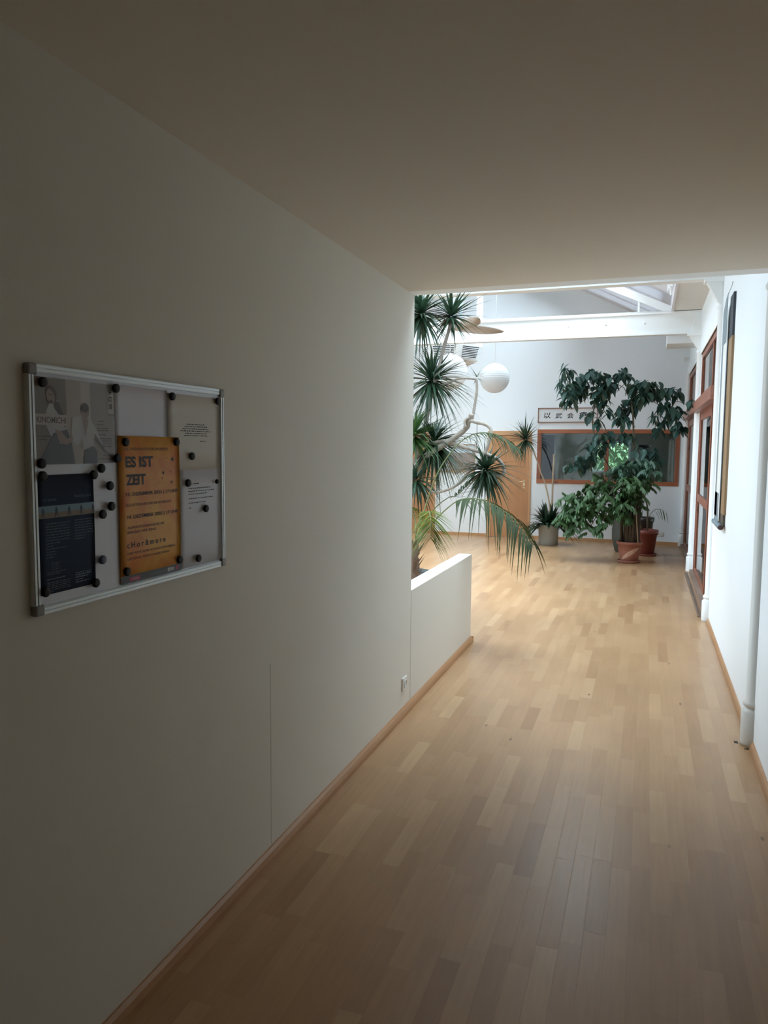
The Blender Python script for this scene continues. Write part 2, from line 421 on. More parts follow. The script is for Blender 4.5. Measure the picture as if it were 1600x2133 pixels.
# roof slopes with the glazed openings left out
rf = MB()
def slope(x0, x1, y0, y1, t=.08):
    rf.prism([(x0, y0, roof_z(x0)), (x1, y0, roof_z(x1)), (x1, y0, roof_z(x1)+t), (x0, y0, roof_z(x0)+t)], (0, y1-y0, 0))
y0, y1 = YE-.12, YB+.14
slope(SKY_A[1], SKY_C[0], 4.7, y1); slope(-.40, SKY_C[1], 9.1, 10.6); slope(SKY_C[0], SKY_C[1], 10.6, 10.85); slope(SKY_C[0], SKY_C[1], 13.3, y1); slope(SKY_C[1], RX0, y0, y1); slope(SKY_A[1], SKY_C[1], y0, 4.7); slope(RIDX, SKY_A[0], y0, y1); slope(SKY_B[1], RIDX, y0, y1); slope(LX, SKY_B[0], y0, y1)
for (a, b), ye in ((SKY_A, 13.3), (SKY_B, 11.5)): slope(a, b, y0, 4.7); slope(a, b, ye, y1)
rf.box(RX0-.03, RX0, y0, y1, 3.49, 3.80); rf.box(LX, LX+.03, y0, y1, 3.49, 3.80)
rf.box(RX0, XR+.16, y0, y1, 3.56, 3.80); rf.box(HX0-.12, LX, y0, y1, 3.56, 3.80)
struct(rf.build('ceiling_roof', ROOFM))
for a, b, nm, LY in ((*SKY_A, 'window_2', 8.6), (*SKY_B, 'window_3', 6.8), (*SKY_C, 'window_9', 4.4)):  # the lower right panes are added, out of view
    g = MB(); n = 0
    g.prism([(a, 4.7, roof_z(a)+.05), (b, 4.7, roof_z(b)+.05), (b, 4.7, roof_z(b)+.056), (a, 4.7, roof_z(a)+.056)], (0, LY, 0))
    e = struct(g.build(nm, SKYGL))
    fr = MB()
    for k in range(9):
        yy = 4.7+LY*k/8
        fr.prism([(a, yy-.02, roof_z(a)), (b, yy-.02, roof_z(b)), (b, yy-.02, roof_z(b)+.05), (a, yy-.02, roof_z(a)+.05)], (0, .04, 0))
    fr.build('window_frame', ROOFM, e)
# clouded glazing put into the right slope's far bay to brighten the back wall
g = MB(); a, b = SKY_C
g.prism([(a, 10.85, roof_z(a)), (b, 10.85, roof_z(b)), (b, 10.85, roof_z(b)+.012), (a, 10.85, roof_z(a)+.012)], (0, 2.45, 0))
e = struct(g.build('window_11', mat('clouded_glazing', (.62, .62, .67), .6, noise=.12, scale=5, trans=.15)))
fr = MB()
for k in range(3):
    yy = 11.45+.62*k; fr.prism([(a, yy-.012, roof_z(a)-.02), (b, yy-.012, roof_z(b)-.02), (b, yy-.012, roof_z(b)), (a, yy-.012, roof_z(a))], (0, .024, 0))
fr.build('window_frame', ROOFM, e)
# old flaking lining at the edge of the roof opening
fl = MB()
random.seed(3)
for k in range(16):
    yy = random.uniform(8.7, 10.4); zz = random.uniform(3.57, 3.86); x = RX0-.04-random.uniform(0, .03)
    a = random.uniform(.04, .1); b = random.uniform(.15, .3)
    p = Vector((x, yy, zz)); d1 = Vector((-random.uniform(0, .6)*a, a, a*random.uniform(-.5, .5))); d2 = Vector((-random.uniform(0, .5)*b*.4, random.uniform(-.5, .2)*b, b*.6))
    fl.prism([p, p+d1, p+d1+d2, p+d2*.9], (-.003, 0, .002))
tag(fl.build('flaking_lining', HALLW), 'torn white lining flaking off the edge of the roof opening', 'lining')

# ------------------------------------------------------------------ beams and trusses
def girder(name, y, zb, zt, label):
    r = empty(name, (0, y, zb))
    m_ = MB(); m_.box(LX-.5, XR, -.035, .035, .02, zt-zb-.02); m_.box(LX-.5, XR, -.065, .065, 0, .022); m_.box(LX-.5, XR, -.065, .065, zt-zb-.022, zt-zb)
    o = m_.build('web', STEEL, r)
    b0_ = MB().lathe([(.012, 0), (.012, -.012), (.006, -.018)], (0, 0, 0), 8, 'Y').build('bolt', STEEL, r)
    for k in range(8):
        bb = b0_ if k == 0 else b0_.copy()
        if k: C.objects.link(bb); bb.parent = r
        bb.location = (-.1-k*.5, -.035, .17)
    t = MB()
    # rafters
    for sgn in (1, -1):
        xa = RX0 if sgn == 1 else LX
        p0 = Vector((xa, -.03, 3.50-zb)); p1 = Vector((RIDX, -.03, 3.50+.463*(RX0-RIDX)-zb))
        dz = Vector((0, 0, .055)); t.prism([p0-dz, p1-dz, p1+dz, p0+dz] if sgn == 1 else [p0-dz, p0+dz, p1+dz, p1-dz], (0, .06, 0))
    t.build('rafter', STEEL, r)
    for x in (-.183, LX+.44):
        zz = 3.50+.463*(min(RX0-x, x-LX)); MB().box(x-.012, x+.012, -.012, .012, zt-zb, zz-zb).build('strut', STEEL, r)
    pi_ = MB(); pi_.tube([(LX, -.02, zt-zb+.012), (XR-.15, -.02, zt-zb+.012)], .012, 8)
    pi_.build('pipe', STEEL, r)
    return tag(r, label, 'roof beam', 'white iron roof trusses')
girder('roof_truss', 7.70, 3.24, 3.50, 'white iron roof beam just beyond the passage ceiling edge')
girder('roof_truss', 10.80, 3.19, 3.49, 'white iron roof beam with sloping rafter crossing the middle of the hall')

def column(y, ring, label, top=3.24, cap=True, mat_=STEEL):
    r = empty('cast_iron_column', (.620, y, 0))
    MB().lathe([(.068, 0), (.068, .02), (.068, .195), (.056, .21), (.046, .22)], seg=8 if False else 24).build('base', mat_, r)
    MB().lathe([(.046, .215), (.058, .225), (.062, .238), (.056, .25), (.047, .262), (.046, ring-.03), (.055, ring-.015), (.057, ring), (.046, ring+.02), (.046, top)]).build('shaft', mat_, r)
    if cap:
        c = MB()
        c.prism([(-.035, -.04, ring+.02), (-.16, -.04, top-.02), (.0, -.04, top-.02), (.0, -.04, ring+.02)], (0, .08, 0))
        c.box(-.175, 0, -.07, .07, top-.035, top); c.box(-.12, 0, -.06, .06, top, top+.09)
        c.box(-.10, 0, -.05, .05, top+.09, top+.2)
        c.build('bracket', mat_, r)
    return tag(r, label, 'column', 'cast iron columns along the right wall')
column(4.48, 2.53, 'white cast iron column nearest the camera, right edge of the picture', 3.24, True, CASTG)
column(7.66, 2.98, 'white cast iron column between the hanging scroll and the glazed door')
column(10.76, 2.95, 'white cast iron column between the two glazed bays', 3.19)
column(13.50, 2.95, 'white column foot in the back right corner of the hall', 3.19, False)
tag(MB().box(.20, .60, 11.0, 11.55, 3.10, 3.30).build('duct_box', HALLW, bevel=.004), 'pale boxed casing under the far roof beam beside the right wall', 'duct casing')
tag(MB().box(.53, .61, YB-.05, YB, 3.14, 3.20).build('junction_box', WPLAST), 'small white box high in the back right corner', 'junction box')

# brackets of dirt holes at nearest column foot
hl = MB(); hl.box(.525, .545, 4.47, 4.50, 0, .002); hl.box(.568, .590, 4.395, 4.405, 0, .002); hl.box(.584, .590, 4.395, 4.418, 0, .002)
tag(hl.build('floor_notch', DARK), 'dark gaps cut in the parquet round the nearest column foot', 'floor gap')

# ------------------------------------------------------------------ glazed bays right
def bay(ya, yb, name, lead):
    r = struct(empty(name, (XR+.02, ya, 0)))
    L = yb-ya
    f = MB(); x0, x1 = 0, .09
    f.box(x0, x1, 0, .07, 0, 2.90); f.box(x0, x1, L-.07, L, 0, 2.90); f.box(x0, x1, .07, L-.07, 2.83, 2.90)
    f.box(x0, x1, .07, L-.07, 2.13, 2.27)
    f.box(x0+.01, x1-.01, lead-.035, lead+.035, 2.27, 2.83)
    f.build('window_frame', PINE, r, bevel=.004)
    MB().box(-.01, .0, .0, L, 2.90, 2.915).build('window_trim', STEEL, r)
    MB().box(x0+.02, x0+.026, .07, L-.07, 2.27, 2.83).build('pane', GLASS, r)
    for k, (a, b) in enumerate(((lead-.20, L-.07), (.07, lead-.10))):
        xo = .008+.052*k
        d = MB(); t = .032
        d.box(xo, xo+t, a, a+.10, .05, 2.13); d.box(xo, xo+t, b-.12, b, .05, 2.13)
        d.box(xo, xo+t, a+.1, b-.1, 2.03, 2.13); d.box(xo, xo+t, a+.1, b-.1, .05, .10); d.box(xo, xo+t, a+.1, b-.1, .98, 1.08)
        o = d.build('door_leaf', PINE, r, bevel=.003)
        g = MB(); g.box(xo+.013, xo+.018, a+.1, b-.1, .10, .98); g.box(xo+.013, xo+.018, a+.1, b-.1, 1.08, 2.03)
        g.build('pane', GLASS, o)
    MB().box(-.04, .11, 0, L, 0, .05).build('door_sill', wood('worn_sill', (.30, .22, .17), (.2, .13, .1), 'Y', .6), r)
    return r
bay(7.78, 10.62, 'door_3', 1.17)
bay(10.88, 13.46, 'door_4', 1.2)
hd = MB().box(.548, XR+.02, 7.76, 13.46, 2.14, 2.27)
tag(hd.build('header_rail', PINEY, bevel=.004), 'long red-brown wooden rail running over both glazed doors and the column', 'rail')
tr = MB(); tr.box(.530, .545, 7.8, 10.62, 0, .012); tr.box(.562, .568, 7.8, 10.62, 0, .012); tr.box(.545, .562, 7.8, 10.62, 0, .002)
o = tr.build('door_track', [wood('track_wood', (.25, .17, .12), (.17, .11, .08), 'Y', .5)])
tag(o, 'dark brown grooved sliding door track set along the parquet edge', 'track')

# side room behind the glazed bays
sr = MB(); sr.box(4.0, 4.1, 7, 14.5, 0, 3); sr.box(XR+.16, 4.1, 7.2, 7.3, 0, 3); sr.box(XR+.16, 4.1, 14.4, 14.5, 0, 3)
struct(sr.build('wall_side_room', HALLW))
struct(MB().box(XR+.16, 4.1, 7.2, 14.5, 2.95, 3.05).build('ceiling_side_room', HALLW))

# ------------------------------------------------------------------ back window and room behind
r = struct(empty('window_1', (0, YB, 0)))
f = MB(); d0, d1 = -.012, .06; fw = .072
f.box(WX0, WX1, d0, d1, WZ1-fw, WZ1); f.box(WX0, WX1, d0, d1, WZ0, WZ0+fw)
o = f.build('window_frame', PINEX, r, bevel=.003)
f = MB(); f.box(WX0, WX0+fw, d0-.001, d1, WZ0+fw, WZ1-fw); f.box(WX1-fw, WX1, d0-.001, d1, WZ0+fw, WZ1-fw); f.box(-.705, -.64, d0-.001, d1, WZ0+fw, WZ1-fw)
f.build('mullion', PINE, r, bevel=.003)
MB().box(WX0+fw, -.705, .03, .036, WZ0+fw, WZ1-fw).build('pane', GLASS, r)
MB().box(-.64, WX1-fw, .03, .036, WZ0+fw, WZ1-fw).build('pane', GLASS, r)
DRK = mat('brown_office_wall', (.42, .40, .36), .8); DRK2 = mat('grey_ceiling_beyond', (.35, .36, .36), .8)
R2Y = 18.0
b0 = PY(1232, 918, R2Y); b1 = PY(1312, 985, R2Y)
br = MB(); br.box(-4.1, -4.0, YB+T, R2Y, 0, 2.5); br.box(1.6, 1.7, YB+T, 14.6, 0, 2.5); br.box(1.6, 1.7, 16.8, R2Y, 0, 2.5); br.box(1.6, 1.7, 14.6, 16.8, 0, 1.1); br.box(1.6, 1.7, 14.6, 16.8, 1.9, 2.5)
br.box(-4.1, b0.x, R2Y, R2Y+.1, 0, 2.5); br.box(b1.x, 1.7, R2Y, R2Y+.1, 0, 2.5); br.box(b0.x, b1.x, R2Y, R2Y+.1, 0, b1.z); br.box(b0.x, b1.x, R2Y, R2Y+.1, b0.z, 2.5)
struct(br.build('wall_office', DRK))
struct(MB().box(-4.1, 1.7, YB+T, R2Y, 2.4, 2.5).build('ceiling_office', DRK2))
struct(MB().box(-4.1, 1.7, YB+T-.02, R2Y, -.1, 0).build('floor_office', DRK))
struct(MB().box(-8, 8, R2Y+.1, R2Y+20, -.1, -.02).build('floor_garden', mat('lawn', (.05, .09, .03), .9, noise=.4, scale=5)))
fr = MB(); fx0, fx1, fz0, fz1 = b0.x, b1.x, b1.z, b0.z
for a in ((fx0, fx0+.05, fz0, fz1), (fx1-.05, fx1, fz0, fz1), (fx0, fx1, fz0, fz0+.05), (fx0, fx1, fz1-.05, fz1)): fr.box(a[0], a[1], R2Y, R2Y+.06, a[2], a[3])
e = struct(fr.build('window_4', HALLW)); MB().box(fx0+.05, fx1-.05, R2Y+.03, R2Y+.035, fz0+.05, fz1-.05).build('pane', GLASS, e)
random.seed(11)
hb = MB()
for i in range(1500):
    p = Vector((random.uniform(-3.0, 1.0), 21+random.uniform(0, .8), 0)); p.z = random.uniform(.0, 2.0+.06*sin(p.x*7))
    hb.blade(p, (random.uniform(-1, 1), -random.uniform(.2, 1), random.uniform(-.6, .5)), .16, .07, .4, 3, 'oval')
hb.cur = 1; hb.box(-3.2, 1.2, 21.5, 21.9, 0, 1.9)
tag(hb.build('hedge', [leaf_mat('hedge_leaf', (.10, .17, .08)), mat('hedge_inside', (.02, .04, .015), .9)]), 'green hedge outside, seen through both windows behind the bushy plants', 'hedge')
# floor lamp in the room behind
lp = PY(1341, 930, 15.4); e = struct(MB().box(1.64, 1.646, 14.6, 16.8, 1.1, 1.9).build('window_10', GLASS))  # unseen side window, added to brighten the office
r = empty('floor_lamp', (lp.x, 15.4, 0))
MB().lathe([(.14, 0), (.14, .015), (.02, .03)]).build('base', BLACKP, r)
MB().lathe([(.011, .02), (.011, lp.z-.02)], seg=12).build('pole', BLACKP, r)
MB().lathe([(.02, lp.z-.06), (.06, lp.z-.04), (.13, lp.z+.0), (.15, lp.z+.03), (.145, lp.z+.03), (.05, lp.z-.02)]).build('lamp_shade', BLACKP, r)
tag(r, 'black uplighter floor lamp behind the back window', 'floor lamp')
a = PY(1128, 906, 16.5); b = PY(1153, 972, 16.5)
c = MB(); c.box(a.x, b.x, 16.5, 16.9, 0, a.z); c.cur = 1; c.box(a.x+.02, b.x-.02, 16.49, 16.5, .06, a.z-.04)
tag(c.build('tall_cabinet', [mat('navy_lacquer', (.012, .014, .045), .5), mat('navy_front', (.016, .018, .06), .5)], bevel=.004), 'tall dark navy cabinet seen through the left of the back window', 'cabinet')
a = PY(1396, 905, 14.6); b = PY(1407, 1000, 14.6)
cu = MB()
for k in range(8): cu.tube([(a.x+.015*k, 14.6+.01*(k % 2), .05), (a.x+.015*k, 14.6+.01*(k % 2), 2.38)], .012, 8)
tag(cu.build('curtain', mat('pale_green_curtain', (.22, .25, .21), .9)), 'narrow pale curtain inside the right end of the back window', 'curtain')

# ------------------------------------------------------------------ doors in back wall
def wood_door(name, x0, x1, ztop, hinge_right=False, handle=True):
    r = struct(empty(name, (x0, YB, 0))); W = x1-x0
    c = MB(); cw = .085
    c.box(0, cw, -.022, 0, 0, ztop); c.box(W-cw*.55, W, -.022, 0, 0, ztop); c.box(cw, W-cw*.55, -.022, 0, ztop-.075, ztop)
    c.build('door_frame', CASW, r, bevel=.003)
    d = MB(); d.box(cw+.002, W-cw*.55-.002, -.012, 0, .006, ztop-.078)
    leaf = d.build('door_leaf', DOORW, r, bevel=.002)
    if handle:
        hx = W-.125; hz = 1.03
        p = MB(); p.box(hx-.018, hx+.018, -.020, -.012, hz-.11, hz+.04)
        p.cur = 1; p.box(hx-.006, hx+.006, -.022, -.020, hz-.085, hz-.06)
        p.build('handle_plate', [BRASS, DARK], leaf, bevel=.002)
        q = MB(); q.tube([(hx, -.015, hz+.012), (hx, -.055, hz+.012), (hx-.012, -.062, hz+.012), (hx-.12, -.06, hz+.008)], .0085, 10)
        q.build('door_handle', BRASS, leaf)
    return r
wood_door('door_1', -2.795, -1.983, 1.968)
wood_door('door_2', -4.72, -3.795, 1.968)

# ------------------------------------------------------------------ calligraphy and picture
random.seed(5)
r = empty('framed_calligraphy', (-1.887, YB, 2.118)); W, H_ = 1.04, .262
f = MB()
for q in ((0, W, 0, .014), (0, W, H_-.014, H_), (0, .014, 0, H_), (W-.014, W, 0, H_)): f.box(q[0], q[1], -.022, 0, q[2], q[3])
f.build('frame', mat('thin_brown_frame', (.28, .13, .08), .5), r)
p = MB(); p.box(.014, W-.014, -.010, -.002, .014, H_-.014); p.cur = 1
U, V = (1, 0, 0), (0, 0, 1)
for i, ch in enumerate('\u4ee5\u6b66\u4f1a\u7642'):
    hh = (.105, .10, .10, .115)[i]
    put_text(p, ch, (.10+.205*i, -.0112, .075), U, V, hh*1.15, hh, bold=.012, shear=.12)
for k in range(3):
    put_text(p, ('\u4e45\u7406', '\u9053\u5834', '\u66f8')[k], (.86+.028*k, -.0112, .055+.01*k), U, V, .024, .06, bold=.0)
p.build('paper', [mat('rice_paper', (.74, .75, .76), .7, noise=.04, scale=15), BLACKP], r)
tag(r, 'long white calligraphy panel in a thin brown frame above the back window', 'calligraphy')
r = empty('framed_picture', (-3.79, YB, 1.20)); W, H_ = .76, .52
f = MB()
for q in ((0, W, 0, .02), (0, W, H_-.012, H_), (0, .012, 0, H_), (W-.012, W, 0, H_)): f.box(q[0], q[1], -.022, 0, q[2], q[3])
f.build('frame', mat('light_wood_frame', (.45, .30, .18), .5), r)
p = MB(); p.box(.012, W-.012, -.010, -.002, .02, H_-.012); p.cur = 1
p.box(.25, W-.012, -.0108, -.010, .02, .36); p.cur = 2; p.box(.25, W-.012, -.0108, -.010, .36, H_-.012); p.cur = 3
put_text(p, '\u5fc3', (.06, -.0118, .10), U, V, .15, .20, bold=.02, shear=.15)
p.build('print', [mat('print_white', (.72, .72, .72), .6), mat('print_taupe', (.30, .25, .22), .6, noise=.1, scale=8), mat('print_pale_blue', (.55, .66, .74), .6), BLACKP], r)
tag(r, 'framed print with brush character and grey landscape left of the wooden door', 'picture')

# ------------------------------------------------------------------ sockets
def socket(name, org, u, n, label, double=False):
    """org centre on wall; u horizontal dir, n outward"""
    org = Vector(org); u = Vector(u); n = Vector(n); v = Vector((0, 0, 1))
    mm = Matrix((u, v, n)).transposed().to_4x4(); mm.translation = org
    r = empty(name); r.matrix_world = mm
    k = 2 if double else 1; w_ = .082
    b = MB(); b.box(-w_*k/2, w_*k/2, -w_/2, w_/2, 0, .010); b.build('plate', WPLAST, r, bevel=.003)
    for i in range(k):
        cx = (i-(k-1)/2)*w_
        q = MB(); q.lathe([(.026, .004), (.026, .0145), (.0215, .0145), (.0205, .006), (.001, .006)], (cx, 0, 0), 24); o = q.build('socket_insert', WPLAST, r)
        h_ = MB(); h_.lathe([(.0035, .006), (.0035, .0068)], (cx-.0095, 0, 0), 10); h_.lathe([(.0035, .006), (.0035, .0068)], (cx+.0095, 0, 0), 10); h_.build('pin_hole', DARK, o)
    return tag(r, label, 'socket')
socket('wall_socket', (XL, 4.22, .20), (0, 1, 0), (1, 0, 0), 'white power socket low on the corridor wall before the half wall')
socket('wall_socket', (.235, YB, .185), (1, 0, 0), (0, -1, 0), 'white double power socket on the back wall behind the red-brown pot', True)

# ------------------------------------------------------------------ whiteboard and papers (wall plane: y to the right, z up, x outwards)
BX = XL
y0, y1, z0, z1 = 1.337, 2.172, 1.242, 1.838
r = empty('whiteboard', (BX, y0, z0))
W, H_ = y1-y0, z1-z0
MB().box(0, .010, .012, W-.012, .012, H_-.012).build('panel', BOARDM, r)
f = MB(); fw = .020
for (a, b, c, d) in ((.025, W-.025, 0, fw), (.025, W-.025, H_-fw, H_), (0, fw, .025, H_-.025), (W-fw, W, .025, H_-.025)):
    f.box(0, .014, a, b, c, d)
    if b-a > d-c: m0 = (c+d)/2; f.box(.014, .016, a, b, c+.002, m0-.001); f.box(.014, .0165, a, b, m0+.001, d-.002)
    else: m0 = (a+b)/2; f.box(.014, .016, a+.002, m0-.001, c, d); f.box(.014, .0165, m0+.001, b-.002, c, d)
f.build('frame', ALU, r, bevel=.0008)
for (a, c) in ((0, 0), (W-.027, 0), (0, H_-.027), (W-.027, H_-.027)):
    q = MB(); q.box(-.0, .019, a, a+.027, c, c+.027); q.build('corner_cap', GREYP, r, bevel=.004)
tag(r, 'white magnetic notice board with aluminium frame on the corridor wall', 'whiteboard')

def sheet(name, ya, yb, za, zb, x, mats, label, draw=None, cat='poster', curl=0.0, group=None, tilt=0):
    o_ = Vector((BX+x, ya, za)); Wd, Hd = yb-ya, zb-za
    mb = MB(); n = 10
    # gently bowed paper sheet of real thickness
    def bow(a, b): return curl*sin(pi*a/Wd)*.5+curl*sin(pi*b/Hd)*.5
    for k in range(n+1):
        a = Wd*k/n
        for b in (0, Hd*.25, Hd*.5, Hd*.75, Hd):
            mb.v.append((bow(a, b), a, b)); mb.v.append((bow(a, b)-.0004, a, b))
    for k in range(n):
        for j in range(4):
            i0 = (k*5+j)*2; i1 = ((k+1)*5+j)*2
            mb.face([i0, i1, i1+2, i0+2], True); mb.face([i0+1, i0+3, i1+3, i1+1], True)
    for k in range(n):
        for j in (0, 4):
            i0 = (k*5+j)*2; i1 = ((k+1)*5+j)*2; mb.face([i0, i0+1, i1+1, i1])
    for j in range(4):
        for k in (0, n):
            i0 = (k*5+j)*2; mb.face([i0, i0+2, i0+3, i0+1])
    if draw:
        n0 = len(mb.v); draw(mb, Wd, Hd)
        for i in range(n0, len(mb.v)):
            v = mb.v[i]; a = min(max(v[1], 0), Wd); b = min(max(v[2], 0), Hd)
            mb.v[i] = (v[0]+bow(a, b), v[1], v[2])
    o = mb.build(name, mats); o.location = o_
    if tilt: o.rotation_euler.x = tilt
    return tag(o, label, cat, group)
def rect(mb, a, b, c, d, lv=1, mi=1, n=8):
    """flat printed rectangle subdivided so that it follows the sheet"""
    mb.cur = mi
    for k in range(n):
        q0 = a+(b-a)*k/n; q1 = a+(b-a)*(k+1)/n
        for j in range(n if d-c > .03 else 1):
            m_ = n if d-c > .03 else 1
            e0 = c+(d-c)*j/m_; e1 = c+(d-c)*(j+1)/m_; i = len(mb.v)
            mb.v += [(.0002*lv, q0, e0), (.0002*lv, q1, e0), (.0002*lv, q1, e1), (.0002*lv, q0, e1)]; mb.face([i, i+1, i+2, i+3])
def poly(mb, pts, lv, mi):
    mb.cur = mi; i = len(mb.v); mb.v += [(.0002*lv, a, b) for a, b in pts]; mb.face(list(range(i, i+len(pts))))
def disc(mb, cx, cz, rx, rz, lv, mi, n=18, rot=0):
    poly(mb, [(cx+rx*cos(2*pi*k/n)*cos(rot)-rz*sin(2*pi*k/n)*sin(rot), cz+rx*cos(2*pi*k/n)*sin(rot)+rz*sin(2*pi*k/n)*cos(rot)) for k in range(n)], lv, mi)
def words(mb, a, b, z, h, lv, mi, fill=1.0):
    """a row of small illegible print"""
    x = a; e = a+(b-a)*fill
    while x < e-.002:
        wd = min(random.uniform(.004, .014), e-x); q = random.uniform(.75, 1)
        rect(mb, x, x+wd, z, z+h*q, lv, mi, 1); x += wd+.0022
TU, TV = (0, 1, 0), (0, 0, 1)

# pale lilac sheets behind (the plain papers left on the board)
LIL = mat('lilac_white_paper', (.76, .79, .90), .6); BEI = mat('cream_paper', (.71, .70, .65), .7); WHP = mat('white_paper', (.72, .75, .83), .7)
INK = mat('print_ink', (.03, .03, .035), .7)
sheet('paper_sheet', 1.632, 1.866, 1.60, 1.812, .0105, [LIL], 'blank lilac-white sheet at the top middle of the notice board', cat='paper', curl=.0)
def d_quote(mb, W, H):
    zs = (.140, .133, .126, .119, .112, .105); ws = (.10, .125, .145, .165, .12, .13)
    for z, w_ in zip(zs, ws): words(mb, .145-w_/2, .145+w_/2, z, .0028, 1, 1)
    words(mb, .165, .20, .088, .0028, 1, 1)
sheet('paper_sheet', 1.866, 2.147, 1.575, 1.806, .0112, [BEI, INK], 'cream sheet with a short centred verse at the top right of the board', d_quote, 'paper', curl=.0015)
def d_letter(mb, W, H):
    words(mb, .045, .105, .262, .003, 1, 1)
    for k, (z, fl_) in enumerate(((.248, .85), (.239, 1), (.230, .7), (.216, .95), (.202, .65))): words(mb, .045, .19, z, .0028, 1, 1, fl_)
    words(mb, .045, .057, .186, .003, 1, 1)
sheet('paper_sheet', 1.922, 2.146, 1.266, 1.578, .0106, [WHP, INK], 'white letter sheet with short typed lines at the lower right of the board', d_letter, 'paper', curl=.001)

def kino(mb, W, H):
    # three photo panels
    rect(mb, 0, .10, 0, H, 1, 1); rect(mb, .10, .185, 0, H, 1, 2); rect(mb, .185, W, 0, H, 1, 3)
    rect(mb, .150, .182, .02, H, 2, 6)
    # left figure leaning in
    poly(mb, [(.045, .145), (.072, .155), (.088, .125), (.10, .09), (.10, .05), (.055, .055), (.035, .09), (.03, .12)], 3, 4)
    poly(mb, [(.055, .158), (.075, .150), (.098, .105), (.094, .088), (.076, .118), (.060, .135)], 4, 7)
    disc(mb, .052, .168, .016, .022, 5, 7, rot=.35); disc(mb, .0495, .162, .0125, .018, 6, 8, rot=.35); words(mb, .043, .056, .166, .0022, 7, 7); disc(mb, .050, .150, .006, .004, 7, 7)
    poly(mb, [(.0, 0), (.125, 0), (.115, .05), (.10, .085), (.055, .075), (.04, .05), (.02, .02)], 4, 5)
    poly(mb, [(.06, .085), (.08, .08), (.10, .062), (.118, .070), (.118, .060), (.10, .048), (.075, .05)], 5, 8)
    # right figure
    poly(mb, [(.118, .115), (.150, .122), (.175, .12), (.205, .085), (.225, .05), (.218, .048), (.19, .07), (.195, .04), (.155, .033), (.15, .06), (.13, .045), (.112, .065)], 4, 4)
    disc(mb, .163, .132, .014, .020, 5, 8); disc(mb, .163, .141, .0135, .012, 6, 7)
    poly(mb, [(.155, .0), (.205, .0), (.205, .03), (.19, .045), (.158, .035)], 5, 5)
    poly(mb, [(.195, .078), (.235, .035), (.262, .018), (.262, .014), (.232, .030), (.20, .058)], 5, 7)
    poly(mb, [(.152, .115), (.163, .070), (.175, .112)], 5, 8)
    # band with title
    rect(mb, 0, .10, .094, .120, 6, 6)
    mb.cur = 7; put_text(mb, 'KINOMICHI', (.0014, .004, .099), TU, TV, .092, .015, .01)
    # brush characters, lines
    rect(mb, .248, .270, .13, .195, 4, 9)
    mb.cur = 10
    for k, ch in enumerate('\u6c17\u306e\u9053'): put_text(mb, ch, (.0012, .251, .180-.019*k), TU, TV, .015, .015, .01)
    rect(mb, .246, .272, .127, .1283, 5, 10, 1)
    for k, (a, b, z) in enumerate(((.21, .23, .108), (.205, .232, .099), (.205, .25, .09), (.205, .25, .084), (.21, .24, .073), (.215, .262, .063), (.22, .262, .057), (.225, .262, .050), (.225, .262, .043), (.225, .255, .020), (.21, .26, .010))):
        words(mb, a, b, z, .0028, 5, 7)
    words(mb, .006, .045, .066, .003, 6, 7); words(mb, .01, .035, .058, .003, 6, 7)
km = [mat('photo_paper', (0.465, 0.434, 0.419), .4), mat('photo_brown', (0.209, 0.183, 0.163), .4), mat('photo_beige', (0.388, 0.349, 0.318), .4), mat('photo_taupe', (0.310, 0.287, 0.276), .4),
      mat('photo_grey_cloth', (0.419, 0.426, 0.442), .4), mat('photo_dark_trousers', (0.085, 0.093, 0.112), .4), mat('photo_light_band', (0.465, 0.426, 0.403), .4), mat('photo_dark', (0.093, 0.073, 0.070), .4),
      mat('photo_skin', (0.295, 0.225, 0.194), .4), mat('photo_pale', (0.512, 0.480, 0.465), .4), INK]
sheet('poster', 1.357, 1.631, 1.602, 1.809, .0115, km, 'muted brown photo poster of two people practising, upper left of the board', kino, curl=.002)

def blue(mb, W, H):
    rect(mb, 0, W, .190, .2145, 1, 1, 10); rect(mb, 0, W, .185, .198, 2, 2, 10)
    for k in range(5):
        cx = .014+.042*k; z = .187
        disc(mb, cx, z+.021, .0022, .0026, 4, 3, 10); poly(mb, [(cx-.003, z+.009), (cx+.003, z+.009), (cx+.0035, z+.019), (cx-.0035, z+.019)], 4, 3)
        poly(mb, [(cx-.0028, z+.010), (cx+.0005, z+.010), (cx-.003, z), (cx-.006, z)], 4, 3); poly(mb, [(cx-.0005, z+.010), (cx+.0028, z+.010), (cx+.0065, z+.001), (cx+.004, z)], 4, 3)
        poly(mb, [(cx+.002, z+.018), (cx+.007, z+.013), (cx+.007, z+.0115), (cx+.002, z+.015)], 4, 3)
    mb.cur = 5
    put_text(mb, 'ki ljocis', (.0004, .018, .224), TU, TV, .040, .009, .0); put_text(mb, 'Aus ljej yout', (.0004, .118, .228), TU, TV, .060, .010, .0)
    for k in range(13): words(mb, .022, .10, .170-.0068*k, .0026, 1, 4, (1, .96, 1, .97, 1, .98, 1, .55, .3, .85, .4, .42, .3)[k])
    for k in range(8): words(mb, .115, .182, .172-.0068*k, .0026, 1, 4, (1, .98, .95, 1, .97, 1, .6, .5)[k])
    for k in range(4): words(mb, .036, .062, .074-.005*k, .002, 1, 4)
    words(mb, .022, .082, .052, .0022, 1, 4); words(mb, .022, .065, .047, .0022, 1, 4)
    words(mb, .022, .08, .035, .0035, 1, 4, 1)
    for k in range(6): words(mb, .022, .098, .027-.0045*k, .002, 1, 4, (1, .97, 1, .98, 1, .25)[k])
    for k in range(5): words(mb, .115, .175, .038-.006*k, (.002, .0035, .0035, .0025, .0025)[k], 1, 5, (1, .95, .75, .5, .9)[k])
